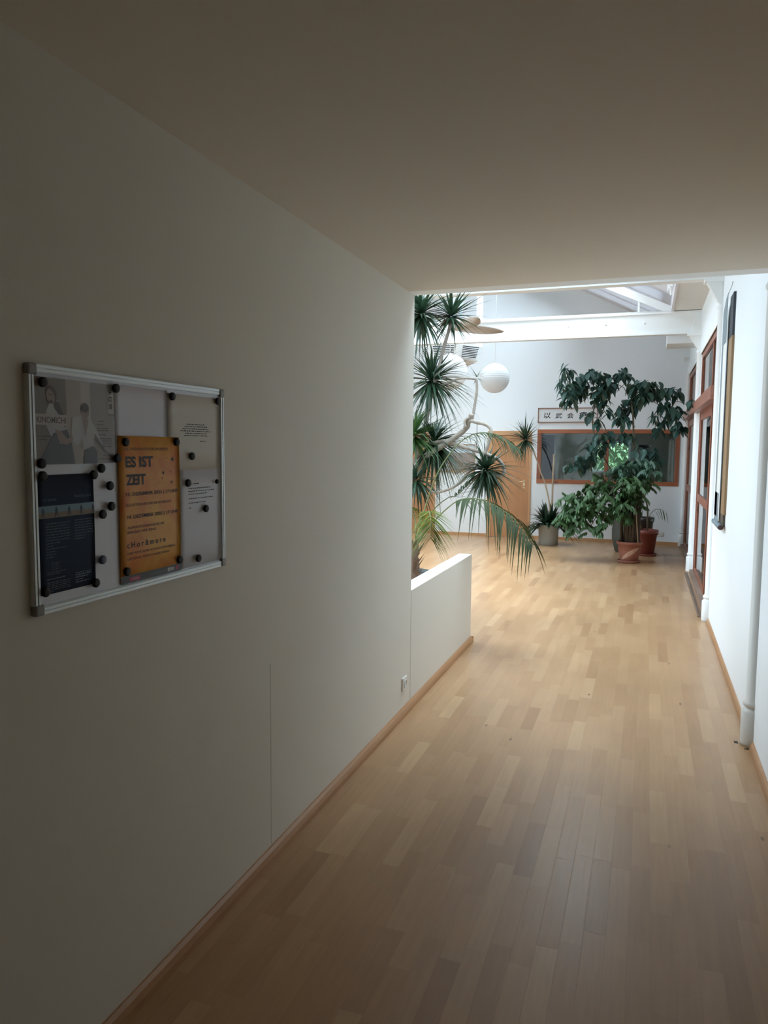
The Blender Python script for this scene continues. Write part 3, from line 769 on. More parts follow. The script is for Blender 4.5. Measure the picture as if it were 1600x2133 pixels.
bm_ = [mat('navy_paper', (.022, .038, .075), .7, spec=.2), mat('band_sky', (.14, .24, .30), .5), mat('band_sand', (.20, .145, .09), .5), mat('band_figures', (.02, .03, .05), .5), mat('pale_print', (.085, .11, .16), .6), mat('pale_heading', (.12, .17, .24), .6)]
sheet('poster', 1.358, 1.546, 1.288, 1.577, .0112, bm_, 'dark navy poster with a light blue strip of figures, lower left of the board', blue, curl=.002)

def orange(mb, W, H):
    rect(mb, 0, W, 0, .022, 1, 2, 10)
    mb.cur = 1; k_ = .0008
    put_text(mb, 'DIE WEIHNACHTSKONZERTE', (k_, .022, .369), TU, TV, .197, .008, .0)
    put_text(mb, 'ES IST', (k_, .028, .322), TU, TV, .119, .031, .035); put_text(mb, 'ZEIT', (k_, .028, .273), TU, TV, .084, .030, .035)
    put_text(mb, '13. DEZEMBER 2025 | 17 UHR', (k_, .027, .240), TU, TV, .238, .013, .018)
    put_text(mb, 'KLOSTERKIRCHE BEYENBURG', (k_, .027, .214), TU, TV, .203, .0075, .0)
    put_text(mb, '14. DEZEMBER 2025 | 17 UHR', (k_, .030, .177), TU, TV, .235, .013, .018)
    put_text(mb, 'AUFERSTEHUNGSKIRCHE', (k_, .030, .151), TU, TV, .165, .0075, .0); put_text(mb, 'BERGISCHER RING', (k_, .030, .138), TU, TV, .125, .0075, .0)
    vs = 'c H o r & m o r e'; put_text(mb, vs, (k_, .027, .098), TU, TV, .172, .0165, .02)
    put_text(mb, 'DER POPCHOR AM KATTERNBERG', (k_, .027, .079), TU, TV, .22, .0068, .0); put_text(mb, 'LEITUNG: VICKY RUHLMANN', (k_, .027, .064), TU, TV, .19, .0068, .0)
    for cx, cz, q in ((.240, .343, .018), (.194, .304, .010), (.234, .274, .007), (.213, .347, .003), (.229, .306, .003), (.188, .288, .004)):
        for j in range(8):
            a = pi*j/8; rr = q*(1 if j % 2 == 0 else .6)
            poly(mb, [(cx-rr*cos(a), cz-rr*sin(a)), (cx-.0006*sin(a), cz+.0006*cos(a)), (cx+rr*cos(a), cz+rr*sin(a)), (cx+.0006*sin(a), cz-.0006*cos(a))], 4, 1)
        disc(mb, cx, cz, q*.25, q*.25, 5, 1, 10)
    rect(mb, .035, .080, .004, .016, 3, 3, 2); words(mb, .045, .076, .0085, .003, 4, 4)
    rect(mb, .122, .200, .010, .0115, 3, 5, 1); rect(mb, .208, .222, .006, .017, 3, 4, 2); rect(mb, .224, .240, .007, .016, 3, 4, 2)
    poly(mb, [(.256, .004), (.268, .0115), (.256, .019), (.244, .0115)], 3, 3)
OR = bpy.data.materials.new('orange_poster_paper'); OR.use_nodes = True; nt = OR.node_tree; b = nt.nodes['Principled BSDF']; b.inputs['Roughness'].default_value = .5
tc = nt.nodes.new('ShaderNodeTexCoord'); n = nt.nodes.new('ShaderNodeTexNoise'); n.inputs['Scale'].default_value = 7; n.inputs['Detail'].default_value = 5; n.inputs['Distortion'].default_value = 1.0
nt.links.new(tc.outputs['Object'], n.inputs['Vector']); cr = nt.nodes.new('ShaderNodeValToRGB'); e = cr.color_ramp.elements
e[0].position = .34; e[0].color = (.72, .22, .05, 1); e[1].position = .66; e[1].color = (.80, .43, .07, 1); nt.links.new(n.outputs['Fac'], cr.inputs[0]); nt.links.new(cr.outputs[0], b.inputs['Base Color'])
sheet('poster', 1.640, 1.917, 1.266, 1.675, .0145, [OR, mat('dark_poster_ink', (.035, .035, .045), .6), mat('slate_strip', (.05, .055, .065), .5), mat('magenta_print', (.42, .03, .10), .5), mat('light_print', (.45, .45, .42), .5), mat('grey_print', (.16, .17, .18), .5)],
      'orange concert poster reading ES IST ZEIT in the middle of the notice board', orange, curl=.002)

mags = [(1.378, 1.796, 'over the top left corner of the brown photo poster'), (1.632, 1.801, 'over the top right corner of the brown photo poster'), (1.880, 1.796, 'over the top left corner of the cream verse sheet'),
        (2.128, 1.797, 'over the top right corner of the cream verse sheet'), (1.666, 1.658, 'on the top left corner of the orange poster'), (1.897, 1.661, 'on the top right corner of the orange poster'),
        (1.977, 1.617, 'alone on the cream sheet under its verse'), (1.631, 1.614, 'on the bottom right corner of the brown photo poster'), (1.366, 1.605, 'on the bottom left corner of the brown photo poster'),
        (1.568, 1.589, 'topmost of the loose column beside the navy poster'), (1.368, 1.575, 'on the top left corner of the navy poster'), (1.539, 1.573, 'on the top right corner of the navy poster'),
        (1.599, 1.542, 'second down in the loose column beside the navy poster'), (1.954, 1.534, 'at the left of the typed letter'), (2.118, 1.532, 'smallest of all, at the right of the typed letter'),
        (1.603, 1.487, 'third down in the loose column beside the navy poster'), (1.569, 1.468, 'fourth down in the loose column beside the navy poster'), (2.051, 1.447, 'just below the typed letter lines'),
        (1.564, 1.348, 'NAVY'), (1.904, 1.300, 'on the bottom right corner of the orange poster'), (2.005, 1.290, 'low on the white letter sheet near the board bottom'),
        (1.660, 1.301, 'on the bottom left corner of the orange poster'), (1.537, 1.291, 'on the bottom right corner of the navy poster'), (1.366, 1.298, 'on the bottom left corner of the navy poster')]
for y, z, t in mags:
    rr = .0075 if 'smallest' in t else .012
    q = MB(); q.lathe([(rr*.92, 0), (rr, .001), (rr, .0065), (rr*.9, .008), (rr*.3, .0082)], seg=20, axis='X')
    nv = t == 'NAVY'
    o = q.build('magnet', NAVYP if nv else BLACKP); o.location = (BX+.0162, y, z)
    tag(o, 'dark navy round magnet alone between the navy and orange posters' if nv else 'round black magnet '+t, 'magnet', 'round magnets on the notice board')

# ------------------------------------------------------------------ hanging scroll on the right wall
r = empty('hanging_scroll', (XR, 6.45, 1.03)); x = -.036
FAB = mat('blue_grey_silk', (.21, .27, .30), .6, noise=.08, scale=40); SHADOWM = mat('board_shadow_top', (.035, .045, .055), .6)
s_ = MB()
s_.box(x-.002, x, .27, .62, 1.50, 1.80); s_.box(x-.002, x, .40, .62, .06, 1.50)
s_.prism([(x-.002, .27, 1.80), (x-.002, .62, 1.80), (x-.002, .42, 1.88), (x-.002, .27, 1.90)], (.002, 0, 0))
s_.box(x-.002, x, .27, .62, .0, .26)
s_.cur = 1; s_.box(x-.0026, x-.0021, .27, .47, .26, 1.50)
s_.build('fabric', [FAB, mat('scroll_paper', (.80, .80, .76), .7)], r)
b_ = MB(); b_.box(-.018, 0, 0, .27, .10, 1.52); b_.cur = 1; b_.box(-.018, 0, .02, .27, 1.52, 1.86); b_.cur = 2; b_.box(-.018, 0, .04, .27, 0.0, .10)  # dark top and foot: the scroll's shadow put into the board's colour
b_.build('backing_board', [wood('tan_board', (.36, .24, .13), (.25, .155, .08), 'Z', .6, 2, knots=2), SHADOWM, mat('shaded_board_foot', (.10, .08, .06), .7)], r)
q = MB(); q.lathe([(.022, .02), (.022, .60)], (x, 0, 0), 16, 'Y'); q.build('roller', FAB, r)
for yy in (-.015, .60):
    q = MB(); q.lathe([(.019, yy), (.021, yy+.01), (.019, yy+.035)], (x, 0, 0), 16, 'Y'); q.build('roller_knob', mat('dark_red_knob', (.05, .02, .02), .3), r)
q = MB(); q.tube([(-.002, .26, 1.98), (-.012, .26, 1.98), (-.012, .26, 1.96), (x, .27, 1.89)], .0025, 6); q.build('hook', GREYP, r)
tag(r, 'tall narrow blue-grey hanging scroll seen edge-on on the right wall', 'scroll')

# ------------------------------------------------------------------ paper lanterns
def lantern(px, py, rpx, Y, label):
    c = PY(px, py, Y); rr = (PY(px+rpx, py, Y)-c).length*.97
    r = empty('paper_lantern', c)
    prof = []
    N_ = 96
    for k in range(N_+1):
        t = -pi/2+.12+(pi-.24)*k/N_
        rib = 1-.014*(1 if k % 5 == 0 else 0)
        prof.append((rr*cos(t)*rib, rr*sin(t)))
    q = MB(); q.lathe(prof, seg=40)
    PM = mat('rice_paper_shade', (.66, .67, .67), .9, trans=.25, spec=.1); q.build('lamp_shade', PM, r)
    cd = MB(); top = roof_z(c.x)-c.z; cd.tube([(0, 0, rr*.98), (0, 0, top+.03)], .0035, 6); cd.build('cord', WPLAST, r)
    MB().lathe([(.03, rr*.95), (.032, rr*1.0), (.01, rr*1.03)], seg=16).build('cap', WPLAST, r)
    tag(r, label, 'paper lantern', 'round paper lanterns')
lantern(1030.5, 788, 31.5, 11.6, 'round white paper lantern hanging clear against the back wall')
lantern(937, 775, 37, 9.8, 'round white paper lantern half hidden by dracaena leaves')

# ------------------------------------------------------------------ ceiling fan
Zf = 3.15; hub = PZ(953, 682, Zf)
r = empty('ceiling_fan', hub)
tipA = PZ(1048, 692, Zf)-hub; Lb = min(tipA.length, .75); angA = math.atan2(tipA.y, tipA.x)
tipB = PZ(998, 664, Zf)-hub; angB = math.atan2(tipB.y, tipB.x)
FANM = mat('beige_fan_blade', (.50, .45, .41), .55)
for ang in (angA, angA-2*pi/3+.25, angA+2*pi/3):
    q = MB(); n = 10; u = Vector((cos(ang), sin(ang), 0)); s0 = Vector((-sin(ang), cos(ang), 0)); 
    i0 = len(q.v)
    for k in range(n+1):
        t = k/n; wv = (.03+.055*sin(pi*min(1, .15+t*.55)))*(1-.75*t**6); c = u*(.06+(Lb-.06)*t)+s0*(.03*sin(pi*t))
        tw = .55-.25*t
        for sg in (-1, 1):
            e_ = c+s0*sg*wv-Vector((0, 0, sg*wv*tw))
            q.v.append(tuple(e_)); q.v.append(tuple(e_+Vector((0, 0, .008))))
    for k in range(n):
        a = i0+k*4; b = a+4
        q.face([a, b, b+2, a+2], True); q.face([a+1, a+3, b+3, b+1], True); q.face([a, a+1, b+1, b]); q.face([a+2, b+2, b+3, a+3])
    q.face([i0, i0+2, i0+3, i0+1]); a = i0+n*4; q.face([a, a+1, a+3, a+2])
    q.build('fan_blade', FANM, r)
MB().lathe([(.02, -.04), (.07, -.035), (.09, 0), (.085, .05), (.05, .08), (.02, .10)]).build('motor_housing', FANM, r)
PBL = mat('pale_blue_plastic', (.62, .74, .80), .4)
topz = roof_z(hub.x)-hub.z
MB().lathe([(.012, .09), (.012, topz)], seg=12).build('rod', STEEL, r)
MB().lathe([(.055, .30), (.06, .31), (.06, .62), (.05, .63)]).build('canopy', PBL, r)
tag(r, 'beige three-blade ceiling fan behind the dracaena crown', 'ceiling fan')

# ------------------------------------------------------------------ hexagonal air heater
Yh = 11.7; cT = PY(941, 722, Yh); r = empty('air_heater', (cT.x, Yh, 0))
mpp = (PY(942, 722, Yh)-PY(941, 722, Yh)).length
R1 = 65*mpp; R2_ = 56*mpp; zt = PY(941, 724, Yh).z; zb = PY(941, 752, Yh).z; zu = zb-.13
face_n = -pi/2 + math.atan2(0-cT.x, Yh) + radians(-17)   # front face turned slightly left of the viewer
a0 = face_n+pi/6
def hexp(R, z): return [Vector((R*cos(a0+k*pi/3), R*sin(a0+k*pi/3), z)) for k in range(6)]
q = MB()
rings = [hexp(R1*.2, zt), hexp(R1, zt), hexp(R1*1.0, zt-.015), hexp(R2_, zb), hexp(R2_*.98, zb-.02), hexp(R2_*.45, zu)]
i0 = len(q.v)
for rg in rings: q.v += [tuple(p) for p in rg]
for k in range(len(rings)-1):
    for i in range(6): j = (i+1) % 6; q.face([i0+k*6+i, i0+k*6+j, i0+(k+1)*6+j, i0+(k+1)*6+i][::-1])
q.face([i0+i for i in range(6)]); q.face([i0+30+i for i in range(6)][::-1])
HM = mat('heater_white_enamel', (.70, .72, .72), .4)
q.build('housing', HM, r)
A, B = hexp(R1, zt-.015), hexp(R2_, zb)
for i in range(6):
    j = (i+1) % 6; ta, tb, ba, bb = A[i], A[j], B[i], B[j]
    nrm = (tb-ta).cross(ba-ta).normalized()
    if nrm.dot((ta+bb)/2*Vector((1, 1, 0)) if False else Vector(((ta+tb)/2)[:2]+(0,))) < 0: nrm = -nrm
    def pt(u, v, o_=0): return (ta.lerp(tb, u)).lerp(ba.lerp(bb, u), v)+nrm*o_
    g = MB()
    for k in range(7):
        v0 = .06+.125*k; g.prism([pt(.16, v0, .001), pt(.84, v0, .001), pt(.84, v0+.07, .001), pt(.16, v0+.07, .001)], nrm*.002)
        g.cur = 1; g.prism([pt(.16, v0+.07, .001), pt(.84, v0+.07, .001), pt(.84, v0+.125, .001), pt(.16, v0+.125, .001)], nrm*.012); g.cur = 0
    g.build('louvre_grille', [mat('grille_gap', (.02, .018, .018), .7), HM], r)
q = MB()
for dx, rr in ((.02, .035), (.12, .05)): q.lathe([(rr, zt-.0), (rr, roof_z(cT.x)+.03)], (dx, 0, 0), 16)
q.build('flue_pipe', PBL, r)
q = MB(); q.box(R1*.78, R1*.78+.09, -.02, .03, zt-.02, roof_z(cT.x+R1*.8)+.03); q.build('hanger', STEEL, r)
tag(r, 'white hexagonal hanging air heater with dark louvred faces', 'air heater')

# ------------------------------------------------------------------ plants
def smooth_path(pts, sub=4):
    P_ = [Vector(p) for p in pts]; out = []
    for i in range(len(P_)-1):
        p0 = P_[max(i-1, 0)]; p1 = P_[i]; p2 = P_[i+1]; p3 = P_[min(i+2, len(P_)-1)]
        for k in range(sub):
            t = k/sub
            out.append(.5*((2*p1)+(-p0+p2)*t+(2*p0-5*p1+4*p2-p3)*t*t+(-p0+3*p1-3*p2+p3)*t**3))
    out.append(P_[-1]); return out
def crown(c, L, n, wd=.019, up=Vector((0, 0, 1)), droop=(.15, .75), bias=None, seg=6):
    q = MB(); c = Vector(c); up = up.normalized()
    for i in range(n):
        az = i*2.39996+random.uniform(-.2, .2); t = (i+.5)/n
        el = 1.15-1.95*t+random.uniform(-.22, .22)   # from nearly upright to hanging
        ref = Vector((1, 0, 0)) if abs(up.x) < .9 else Vector((0, 1, 0))
        a = up.cross(ref).normalized(); b = up.cross(a)
        d = (a*cos(az)+b*sin(az))*cos(el)+up*sin(el)
        if bias: d = d+Vector(bias)*random.uniform(0, 1)
        l = L*random.uniform(.75, 1.1)*(.75+.35*sin(pi*min(1, t+.2)))
        q.blade(c-up*(.07*t*L)+d*.01, d, l, wd*random.uniform(.8, 1.2), random.uniform(*droop)*(.4+.6*t), seg, 'lance', .35)
    return q

random.seed(21)
YD = 6.9
dr = empty('dracaena_tree', (PY(851, 1000, YD).x, YD, 0)); off = -Vector((PY(851, 1000, YD).x, YD, 0))
def D(px, py, Y=YD): return PY(px, py, Y)+off
def dpath(l, Y0=YD, Y1=None):
    Y1 = Y0 if Y1 is None else Y1; n = len(l); return [D(px, py, Y0+(Y1-Y0)*i/(n-1)) for i, (px, py) in enumerate(l)]
pz = PY(851, 1000, YD).z
MB().lathe([(.19, 0), (.20, .01), (.25, .40), (.26, .42), (.24, .42), (.235, .38)]).build('pot', POTD, dr)
MB().lathe([(.236, .36), (.236, .385), (.1, .39)]).build('soil', SOIL, dr)
q = MB(); q.tube([(0.02, 0, .36), (0, .01, .7), (-.02, 0, 1.0), D(851, 1000)], [.045, .04, .04, .038], 12); q.build('trunk', BARKP, dr)
def br(l, r0, r1, Y0=YD, Y1=None, sub=4):
    p = smooth_path(dpath(l, Y0, Y1), sub); n = len(p)
    q = MB(); q.tube(p, [(r0+(r1-r0)*i/(n-1))*(1+.08*sin(i*2.1)) for i in range(n)], 10); return q.build('branch', BARKP, dr)
br([(851, 1000), (857, 983), (868, 955), (878, 925), (892, 850), (905, 797), (915, 765), (927, 715), (941, 672)], .034, .014)
br([(851, 1002), (858, 984), (884, 953), (910, 935), (938, 918), (969.5, 894), (976, 880), (982, 862)], .036, .020, YD, YD-.15)
br([(846, 950), (859, 932), (880, 929), (901, 923.5), (931, 919), (962.5, 929.6), (1008, 944.5), (1038, 957), (1050, 976), (1047, 989), (1030, 990), (1014, 984)], .021, .014, YD, YD-.2)
br([(969, 893), (972, 880), (983, 877), (994, 880), (1011.5, 884), (1023, 895.5), (1020, 915), (1013, 937), (1008, 948), (990.5, 971), (976.5, 983), (962.5, 1002), (938, 1018), (910, 1026), (894, 1021), (868, 1004)], .019, .010, YD-.12, YD-.3)
br([(983, 880), (988.7, 846), (993.5, 814), (992.7, 794), (991, 790)], .014, .011, YD-.1)
br([(991, 790), (975, 788), (954, 789), (938, 796), (915, 803), (903, 797)], .011, .011, YD-.1, YD+.02)
br([(970, 890), (968, 879), (973, 872), (978, 871)], .013, .012, YD-.16)
q = MB(); q.tube([D(994, 882, YD-.1), D(993, 935, YD-.12)], .003, 6); q.build('tie_string', TWIG, dr)
mp = (PY(901, 800, YD)-PY(900, 800, YD)).length
def cr_(px, py, rpx, n, Y=YD, up=(0, 0, 1), m_=DRAC, droop=(.15, .75), bias=None, wd=.019):
    return crown(D(px, py, Y), rpx*mp, n, wd, Vector(up), droop, bias).build('leaf_crown', m_, dr)
cr_(876, 652, 96, 130, YD-.1, (-.1, 0, 1), droop=(.2, 1.0), wd=.031)
cr_(940, 657, 82, 80, YD, (.1, 0, 1), m_=DRAC, droop=(.05, .5), wd=.028)
cr_(899, 790, 104, 150, YD+.02, (.05, 0, 1), droop=(.2, .9), bias=(.35, 0, -.1), wd=.031)
cr_(994, 786, 24, 9, YD-.1, (.2, 0, 1), droop=(0, .1), wd=.010)
cr_(862, 906, 90, 90, YD-.15, (0, 0, 1), m_=DRACY, droop=(.1, .7), bias=(.3, 0, 0), wd=.030)
cr_(905, 922, 108, 150, YD+.1, (.1, 0, 1), droop=(.4, 1.1), bias=(.35, 0, -.35), wd=.030)
cr_(1012, 978, 84, 130, YD-.2, (.15, -.2, 1), droop=(.3, .95), bias=(.05, 0, -.3), wd=.030)
cr_(866, 998, 72, 80, YD-.3, (-.2, 0, .8), droop=(.5, 1.1), bias=(.2, 0, -.3), wd=.028)
tag(dr, 'tall dracaena tree with pale winding branches beyond the half wall', 'potted tree')

# palm
random.seed(33)
YP = 6.3; pb = PY(862, 1210, YP)
pm = empty('palm_tree', (pb.x, YP, 0)); offp = -Vector((pb.x, YP, 0))
def Q(px, py, Y=YP): return PY(px, py, Y)+offp
MB().lathe([(.14, 0), (.15, .01), (.19, .30), (.20, .32), (.18, .32), (.175, .28)]).build('pot', TERRAR, pm)
MB().lathe([(.176, .26), (.176, .29), (.1, .295)]).build('soil', SOIL, pm)
q = MB(); top = Q(865, 1128); n = 16
q.tube([Vector((0, 0, .27)).lerp(top, k/n)+Vector((.006*sin(k*2), 0, 0)) for k in range(n+1)], [.046+.008*(k % 2)-.001*k for k in range(n+1)], 12)
for k in range(46):
    t = random.uniform(.15, 1); a = random.uniform(0, 2*pi); c = Vector((0, 0, .27)).lerp(top, t)+Vector((cos(a), sin(a), 0))*.036
    q.blade(c, (cos(a)*.6, sin(a)*.6, .9), random.uniform(.07, .13), .03, -.1, 3, 'lance', .6)
q.build('trunk', PALMB, pm)
def frond(pts, nl, Lf, mats, lean=.5, droop=.9, r0=.007, start=.3, wd=.020, splay=1.0, yellow=False):
    p = smooth_path(pts, 6); n = len(p); q = MB(); q.cur = 1
    q.tube(p, [r0*(1-.75*i/(n-1)) for i in range(n)], 6); q.cur = 0
    for i in range(nl):
        t = start+(1-start)*i/(nl-1); k = min(int(t*(n-1)), n-2); fr_ = t*(n-1)-k
        c = p[k].lerp(p[k+1], fr_); tg = (p[k+1]-p[k]).normalized()
        sd = tg.cross(Vector((0, 0, 1)))
        if sd.length < .1: sd = Vector((1, 0, 0))
        sd.normalize(); L = Lf*(.35+.65*sin(pi*min(1, (.12+.8*(i/(nl-1))))))
        for sg in (-1, 1):
            d = sd*sg*splay+tg*lean*random.uniform(.8, 1.2)+Vector((0, 0, .05+random.uniform(-.1, .1)))
            q.blade(c, d, L*random.uniform(.85, 1.1), wd*random.uniform(.8, 1.15), droop*random.uniform(.8, 1.25), 6, 'lance', .3)
    return q.build('frond', mats, pm)
STM = mat('palm_stalk', (.14, .17, .06), .5)
base = (866, 1128)
frond([Q(*base), Q(905, 1085, 6.25), Q(935, 1056, 6.15), Q(962, 1040, 6.1), Q(1000, 1040, 6.0), Q(1040, 1058, 5.95), Q(1075, 1085, 5.9), Q(1108, 1132, 5.85)], 26, .34, [PALMG, STM], .6, .95, start=.38, wd=.024)
frond([Q(*base), Q(868, 1098, 6.15), Q(880, 1072, 6.0), Q(893, 1066, 5.85), Q(897, 1080, 5.75), Q(898, 1100, 5.70), Q(897, 1122, 5.68)], 30, .28, [PALMY, STM], 1.1, .25, start=.40, wd=.016, splay=.9)
frond([Q(*base), Q(885, 1060, 6.4), Q(912, 985, 6.45), Q(950, 930, 6.5), Q(985, 905, 6.5), Q(1020, 902, 6.5), Q(1050, 912, 6.5), Q(1080, 935, 6.5)], 20, .27, [PALMG, STM], .7, .6, start=.5, wd=.018)
frond([Q(*base), Q(880, 1100, 6.5), Q(905, 1060, 6.6), Q(935, 1036, 6.7), Q(950, 1033, 6.8), Q(975, 1010, 6.9), Q(1000, 995, 7.0)], 14, .24, [PALMG, STM], .9, .25, start=.62, wd=.018)
frond([Q(*base), Q(866, 1100, 6.45), Q(862, 1070, 6.6), Q(850, 1055, 6.7), Q(835, 1060, 6.8)], 16, .26, [PALMY, STM], .7, .7, start=.4, wd=.02)
tag(pm, 'palm with brown fibrous trunk and arching fronds behind the half wall', 'potted palm')

# leaning dracaena in the grey planter
random.seed(44)
YG = 12.85; gx = PY(1142, 1130, YG).x
gp = empty('potted_aspidistra', (gx, YG, 0)); offg = -Vector((gx, YG, 0))
def G(px, py, Y=YG): return PY(px, py, Y)+offg
MB().lathe([(.155, 0), (.163, .01), (.172, .34), (.175, .352), (.160, .352), (.158, .30)], seg=40).build('pot', POTG, gp)
MB().lathe([(.159, .29), (.159, .315), (.08, .325)]).build('soil', SOIL, gp)
q = MB()
for i in range(150):
    az = random.uniform(0, 2*pi); el = random.uniform(.15, 1.45); d = Vector((cos(az)*cos(el), sin(az)*cos(el), sin(el)))
    q.blade((cos(az)*.06, sin(az)*.06, .32), d, random.uniform(.34, .56), .06*random.uniform(.7, 1.2), random.uniform(.35, .9)*cos(el)+.1, 6, 'oval', .3)
q.build('leaf_cluster', ASPI, gp)
q = MB()
for i in range(8):
    az = random.uniform(pi*.9, pi*1.3)*(1 if i % 2 else 0)+random.uniform(-.3, .3)
    q.blade((0, -.05, .34), (cos(az), -.3, .5), .42, .008, 1.0, 8, 'lance', .1)
q.build('trailing_shoot', leaf_mat('pale_shoot', (.10, .13, .06)), gp)
q = MB(); q.tube(smooth_path([G(1147, 1090), G(1144, 1045), G(1135, 1005), G(1127, 985), G(1118, 957), G(1108, 935), G(1096, 917)]), .012, 8); q.build('leaning_stem', CANE, gp)
q = MB(); q.tube([G(1150, 1090), G(1150, 1050), G(1152, 995), G(1154, 950)], [.017, .016, .015, .015], 10); q.lathe([(.012, 0), (.021, .008), (.019, .022), (.006, .026)], G(1154, 950), 12); q.build('cut_cane', CANE, gp)
mg = (PY(1143, 1000, YG)-PY(1142, 1000, YG)).length
crown(G(1094, 914), 62*mg, 110, .024, Vector((-.5, -.25, .8)), (.1, .6)).build('leaf_crown', leaf_mat('grey_green_dracaena', (.05, .085, .05)), gp)
tag(gp, 'grey cylindrical planter with dark leaves and a leaning dracaena stem by the door', 'potted plant')

# leaf cluster builder for the bushes
def cluster(c, rad, n, L, wd, down=.9, hue=0, seg=4, prof='oval'):
    q = MB(); c = Vector(c)
    for i in range(n):
        for _ in range(20):
            p = Vector((random.uniform(-1, 1), random.uniform(-1, 1), random.uniform(-1, 1)))
            if p.length < 1: break
        p = Vector((p.x*rad[0], p.y*rad[1], p.z*rad[2]))
        az = random.uniform(0, 2*pi); d = Vector((cos(az), sin(az), random.uniform(-1.3, .25)-down*.4))
        l = L*random.uniform(.7, 1.15)
        q.blade(c+p, d, l, wd*random.uniform(.8, 1.15), random.uniform(.1, .5), seg, prof, .22)
    return q
def compound(c, rad, n, L, wd):
    """drooping pinnate sprays"""
    q = MB(); c = Vector(c)
    for i in range(n):
        p = Vector((random.gauss(0, .5)*rad[0], random.gauss(0, .5)*rad[1], random.gauss(0, .5)*rad[2]))
        az = random.uniform(0, 2*pi); d = Vector((cos(az), sin(az), random.uniform(-.3, .4))).normalized(); R = L*1.8
        sd = d.cross(Vector((0, 0, 1))).normalized()
        for k in range(7):
            t = (k+1)/7; b = c+p+d*R*t+Vector((0, 0, -.55*R*t*t)); tg = (d+Vector((0, 0, -1.1*t))).normalized()
            for sg in (-1, 1):
                q.blade(b, sd*sg*.7+tg*.5+Vector((0, 0, -.7)), L*random.uniform(.75, 1.1), wd*random.uniform(.8, 1.2), .35, 3, 'oval', .2)
        q.blade(c+p+d*R+Vector((0, 0, -.55*R)), d+Vector((0, 0, -1)), L, wd, .2, 3, 'oval', .2)
    return q

random.seed(55)
YF = 11.3; fx = PY(1311, 1140, YF).x
fp = empty('potted_bush', (fx, YF, 0)); offf = -Vector((fx, YF, 0))
def F_(px, py, Y=YF): return PY(px, py, Y)+offf
# decorated terracotta pot
pot = MB(); pr = [(.118, .025), (.128, .035), (.150, .15), (.166, .265), (.178, .268), (.183, .285), (.180, .31), (.166, .31), (.160, .27)]
pot.lathe(pr, seg=40); po = pot.build('pot', TERRA, fp)
sw = MB()
def potR(z):
    for k in range(len(pr)-1):
        if pr[k][1] <= z <= pr[k+1][1] and pr[k+1][1] > pr[k][1]:
            t = (z-pr[k][1])/(pr[k+1][1]-pr[k][1]); return pr[k][0]+(pr[k+1][0]-pr[k][0])*t
    return .16
n = 24
for k in range(n+1):
    t = k/n; a = radians(-132+98*t); zc = .075+.15*t**1.2+.01*sin(pi*t); wd = .044*sin(pi*min(1, .12+t*.88))**.6
    for sg in (-1, 1):
        z = zc+sg*wd; R = potR(z)+.0015; sw.v.append((R*cos(a+sg*.12*(1-t)), R*sin(a+sg*.12*(1-t)), z))
for k in range(n): sw.face([2*k, 2*k+2, 2*k+3, 2*k+1], True)
sw.build('swirl', TERRAL, po)
MB().lathe([(.13, 0), (.15, .004), (.162, .03), (.158, .034), (.145, .012), (.12, .02)], seg=40).build('saucer', TERRA, fp)
MB().lathe([(.161, .255), (.161, .28), (.08, .285)]).build('soil', SOIL, fp)
q = MB()
for k in range(44):
    a = 2*pi*k/44*2.4; R = .035+.10*random.random(); x, y = R*cos(a), R*sin(a)
    hgt = random.uniform(.7, 1.15)
    q.tube([(x, y, .27), (x*1.1+.01*random.uniform(-1, 1), y*.9, .27+hgt*.35), (x*1.1+.03*random.uniform(-1, 1), y*.8, .27+hgt*.7), (x*.9+.03, y*.6, .27+hgt)], [random.uniform(.012, .024), .016, .013, .007], 8)
q.build('aerial_roots', BARKD, fp)
q = MB(); q.tube([F_(1329, 1130, 11.15), F_(1326, 1080, 11.15), F_(1322, 1030, 11.15), F_(1318, 985, 11.2)], [.008, .008, .007, .006], 8); q.build('support_cane', CANE, fp)
ctr = F_(1312, 985, YF)
mf = (PY(1301, 1000, YF)-PY(1300, 1000, YF)).length
low = [(1330, 968, 26, 15, 11.3, 26), (1298, 980, 30, 16, 11.2, 26), (1345, 1000, 18, 22, 11.3, 20), (1310, 1005, 32, 22, 11.1, 30), (1262, 1005, 32, 16, 11.2, 28), (1232, 1015, 22, 14, 11.2, 20), (1205, 1035, 26, 18, 11.1, 28),
       (1185, 1060, 20, 20, 11.1, 24), (1225, 1050, 30, 18, 11.05, 28), (1262, 1042, 32, 20, 11.0, 30), (1290, 1045, 22, 20, 11.1, 20), (1240, 1075, 20, 12, 11.1, 12), (1192, 1085, 14, 12, 11.05, 10), (1275, 1070, 20, 12, 11.05, 10), (1330, 1035, 15, 20, 11.2, 12), (1300, 1050, 16, 12, 11.0, 10), (1352, 975, 16, 14, 11.2, 16), (1318, 1010, 20, 16, 11.0, 16), (1170, 1080, 12, 14, 11.1, 12), (1310, 1075, 10, 8, 11.05, 5)]
for (px, py, rx, ry, Y, n) in low:
    c = F_(px, py, Y)
    compound(c, (rx*mf, .16, ry*mf), max(6, int(n*1.25)), .062, .022).build('leaf_cluster', BUSHB if py < 1000 else BUSH, fp)
for (px, py, n) in ((1258, 1088, 4), (1250, 1100, 3), (1226, 1100, 3), (1180, 1072, 6), (1196, 1098, 5), (1212, 1060, 6), (1215, 1080, 4)):
    compound(F_(px, py, 11.0), (.05, .05, .06), n+2, .066, .024).build('leaf_cluster', BUSH, fp)
q = MB()
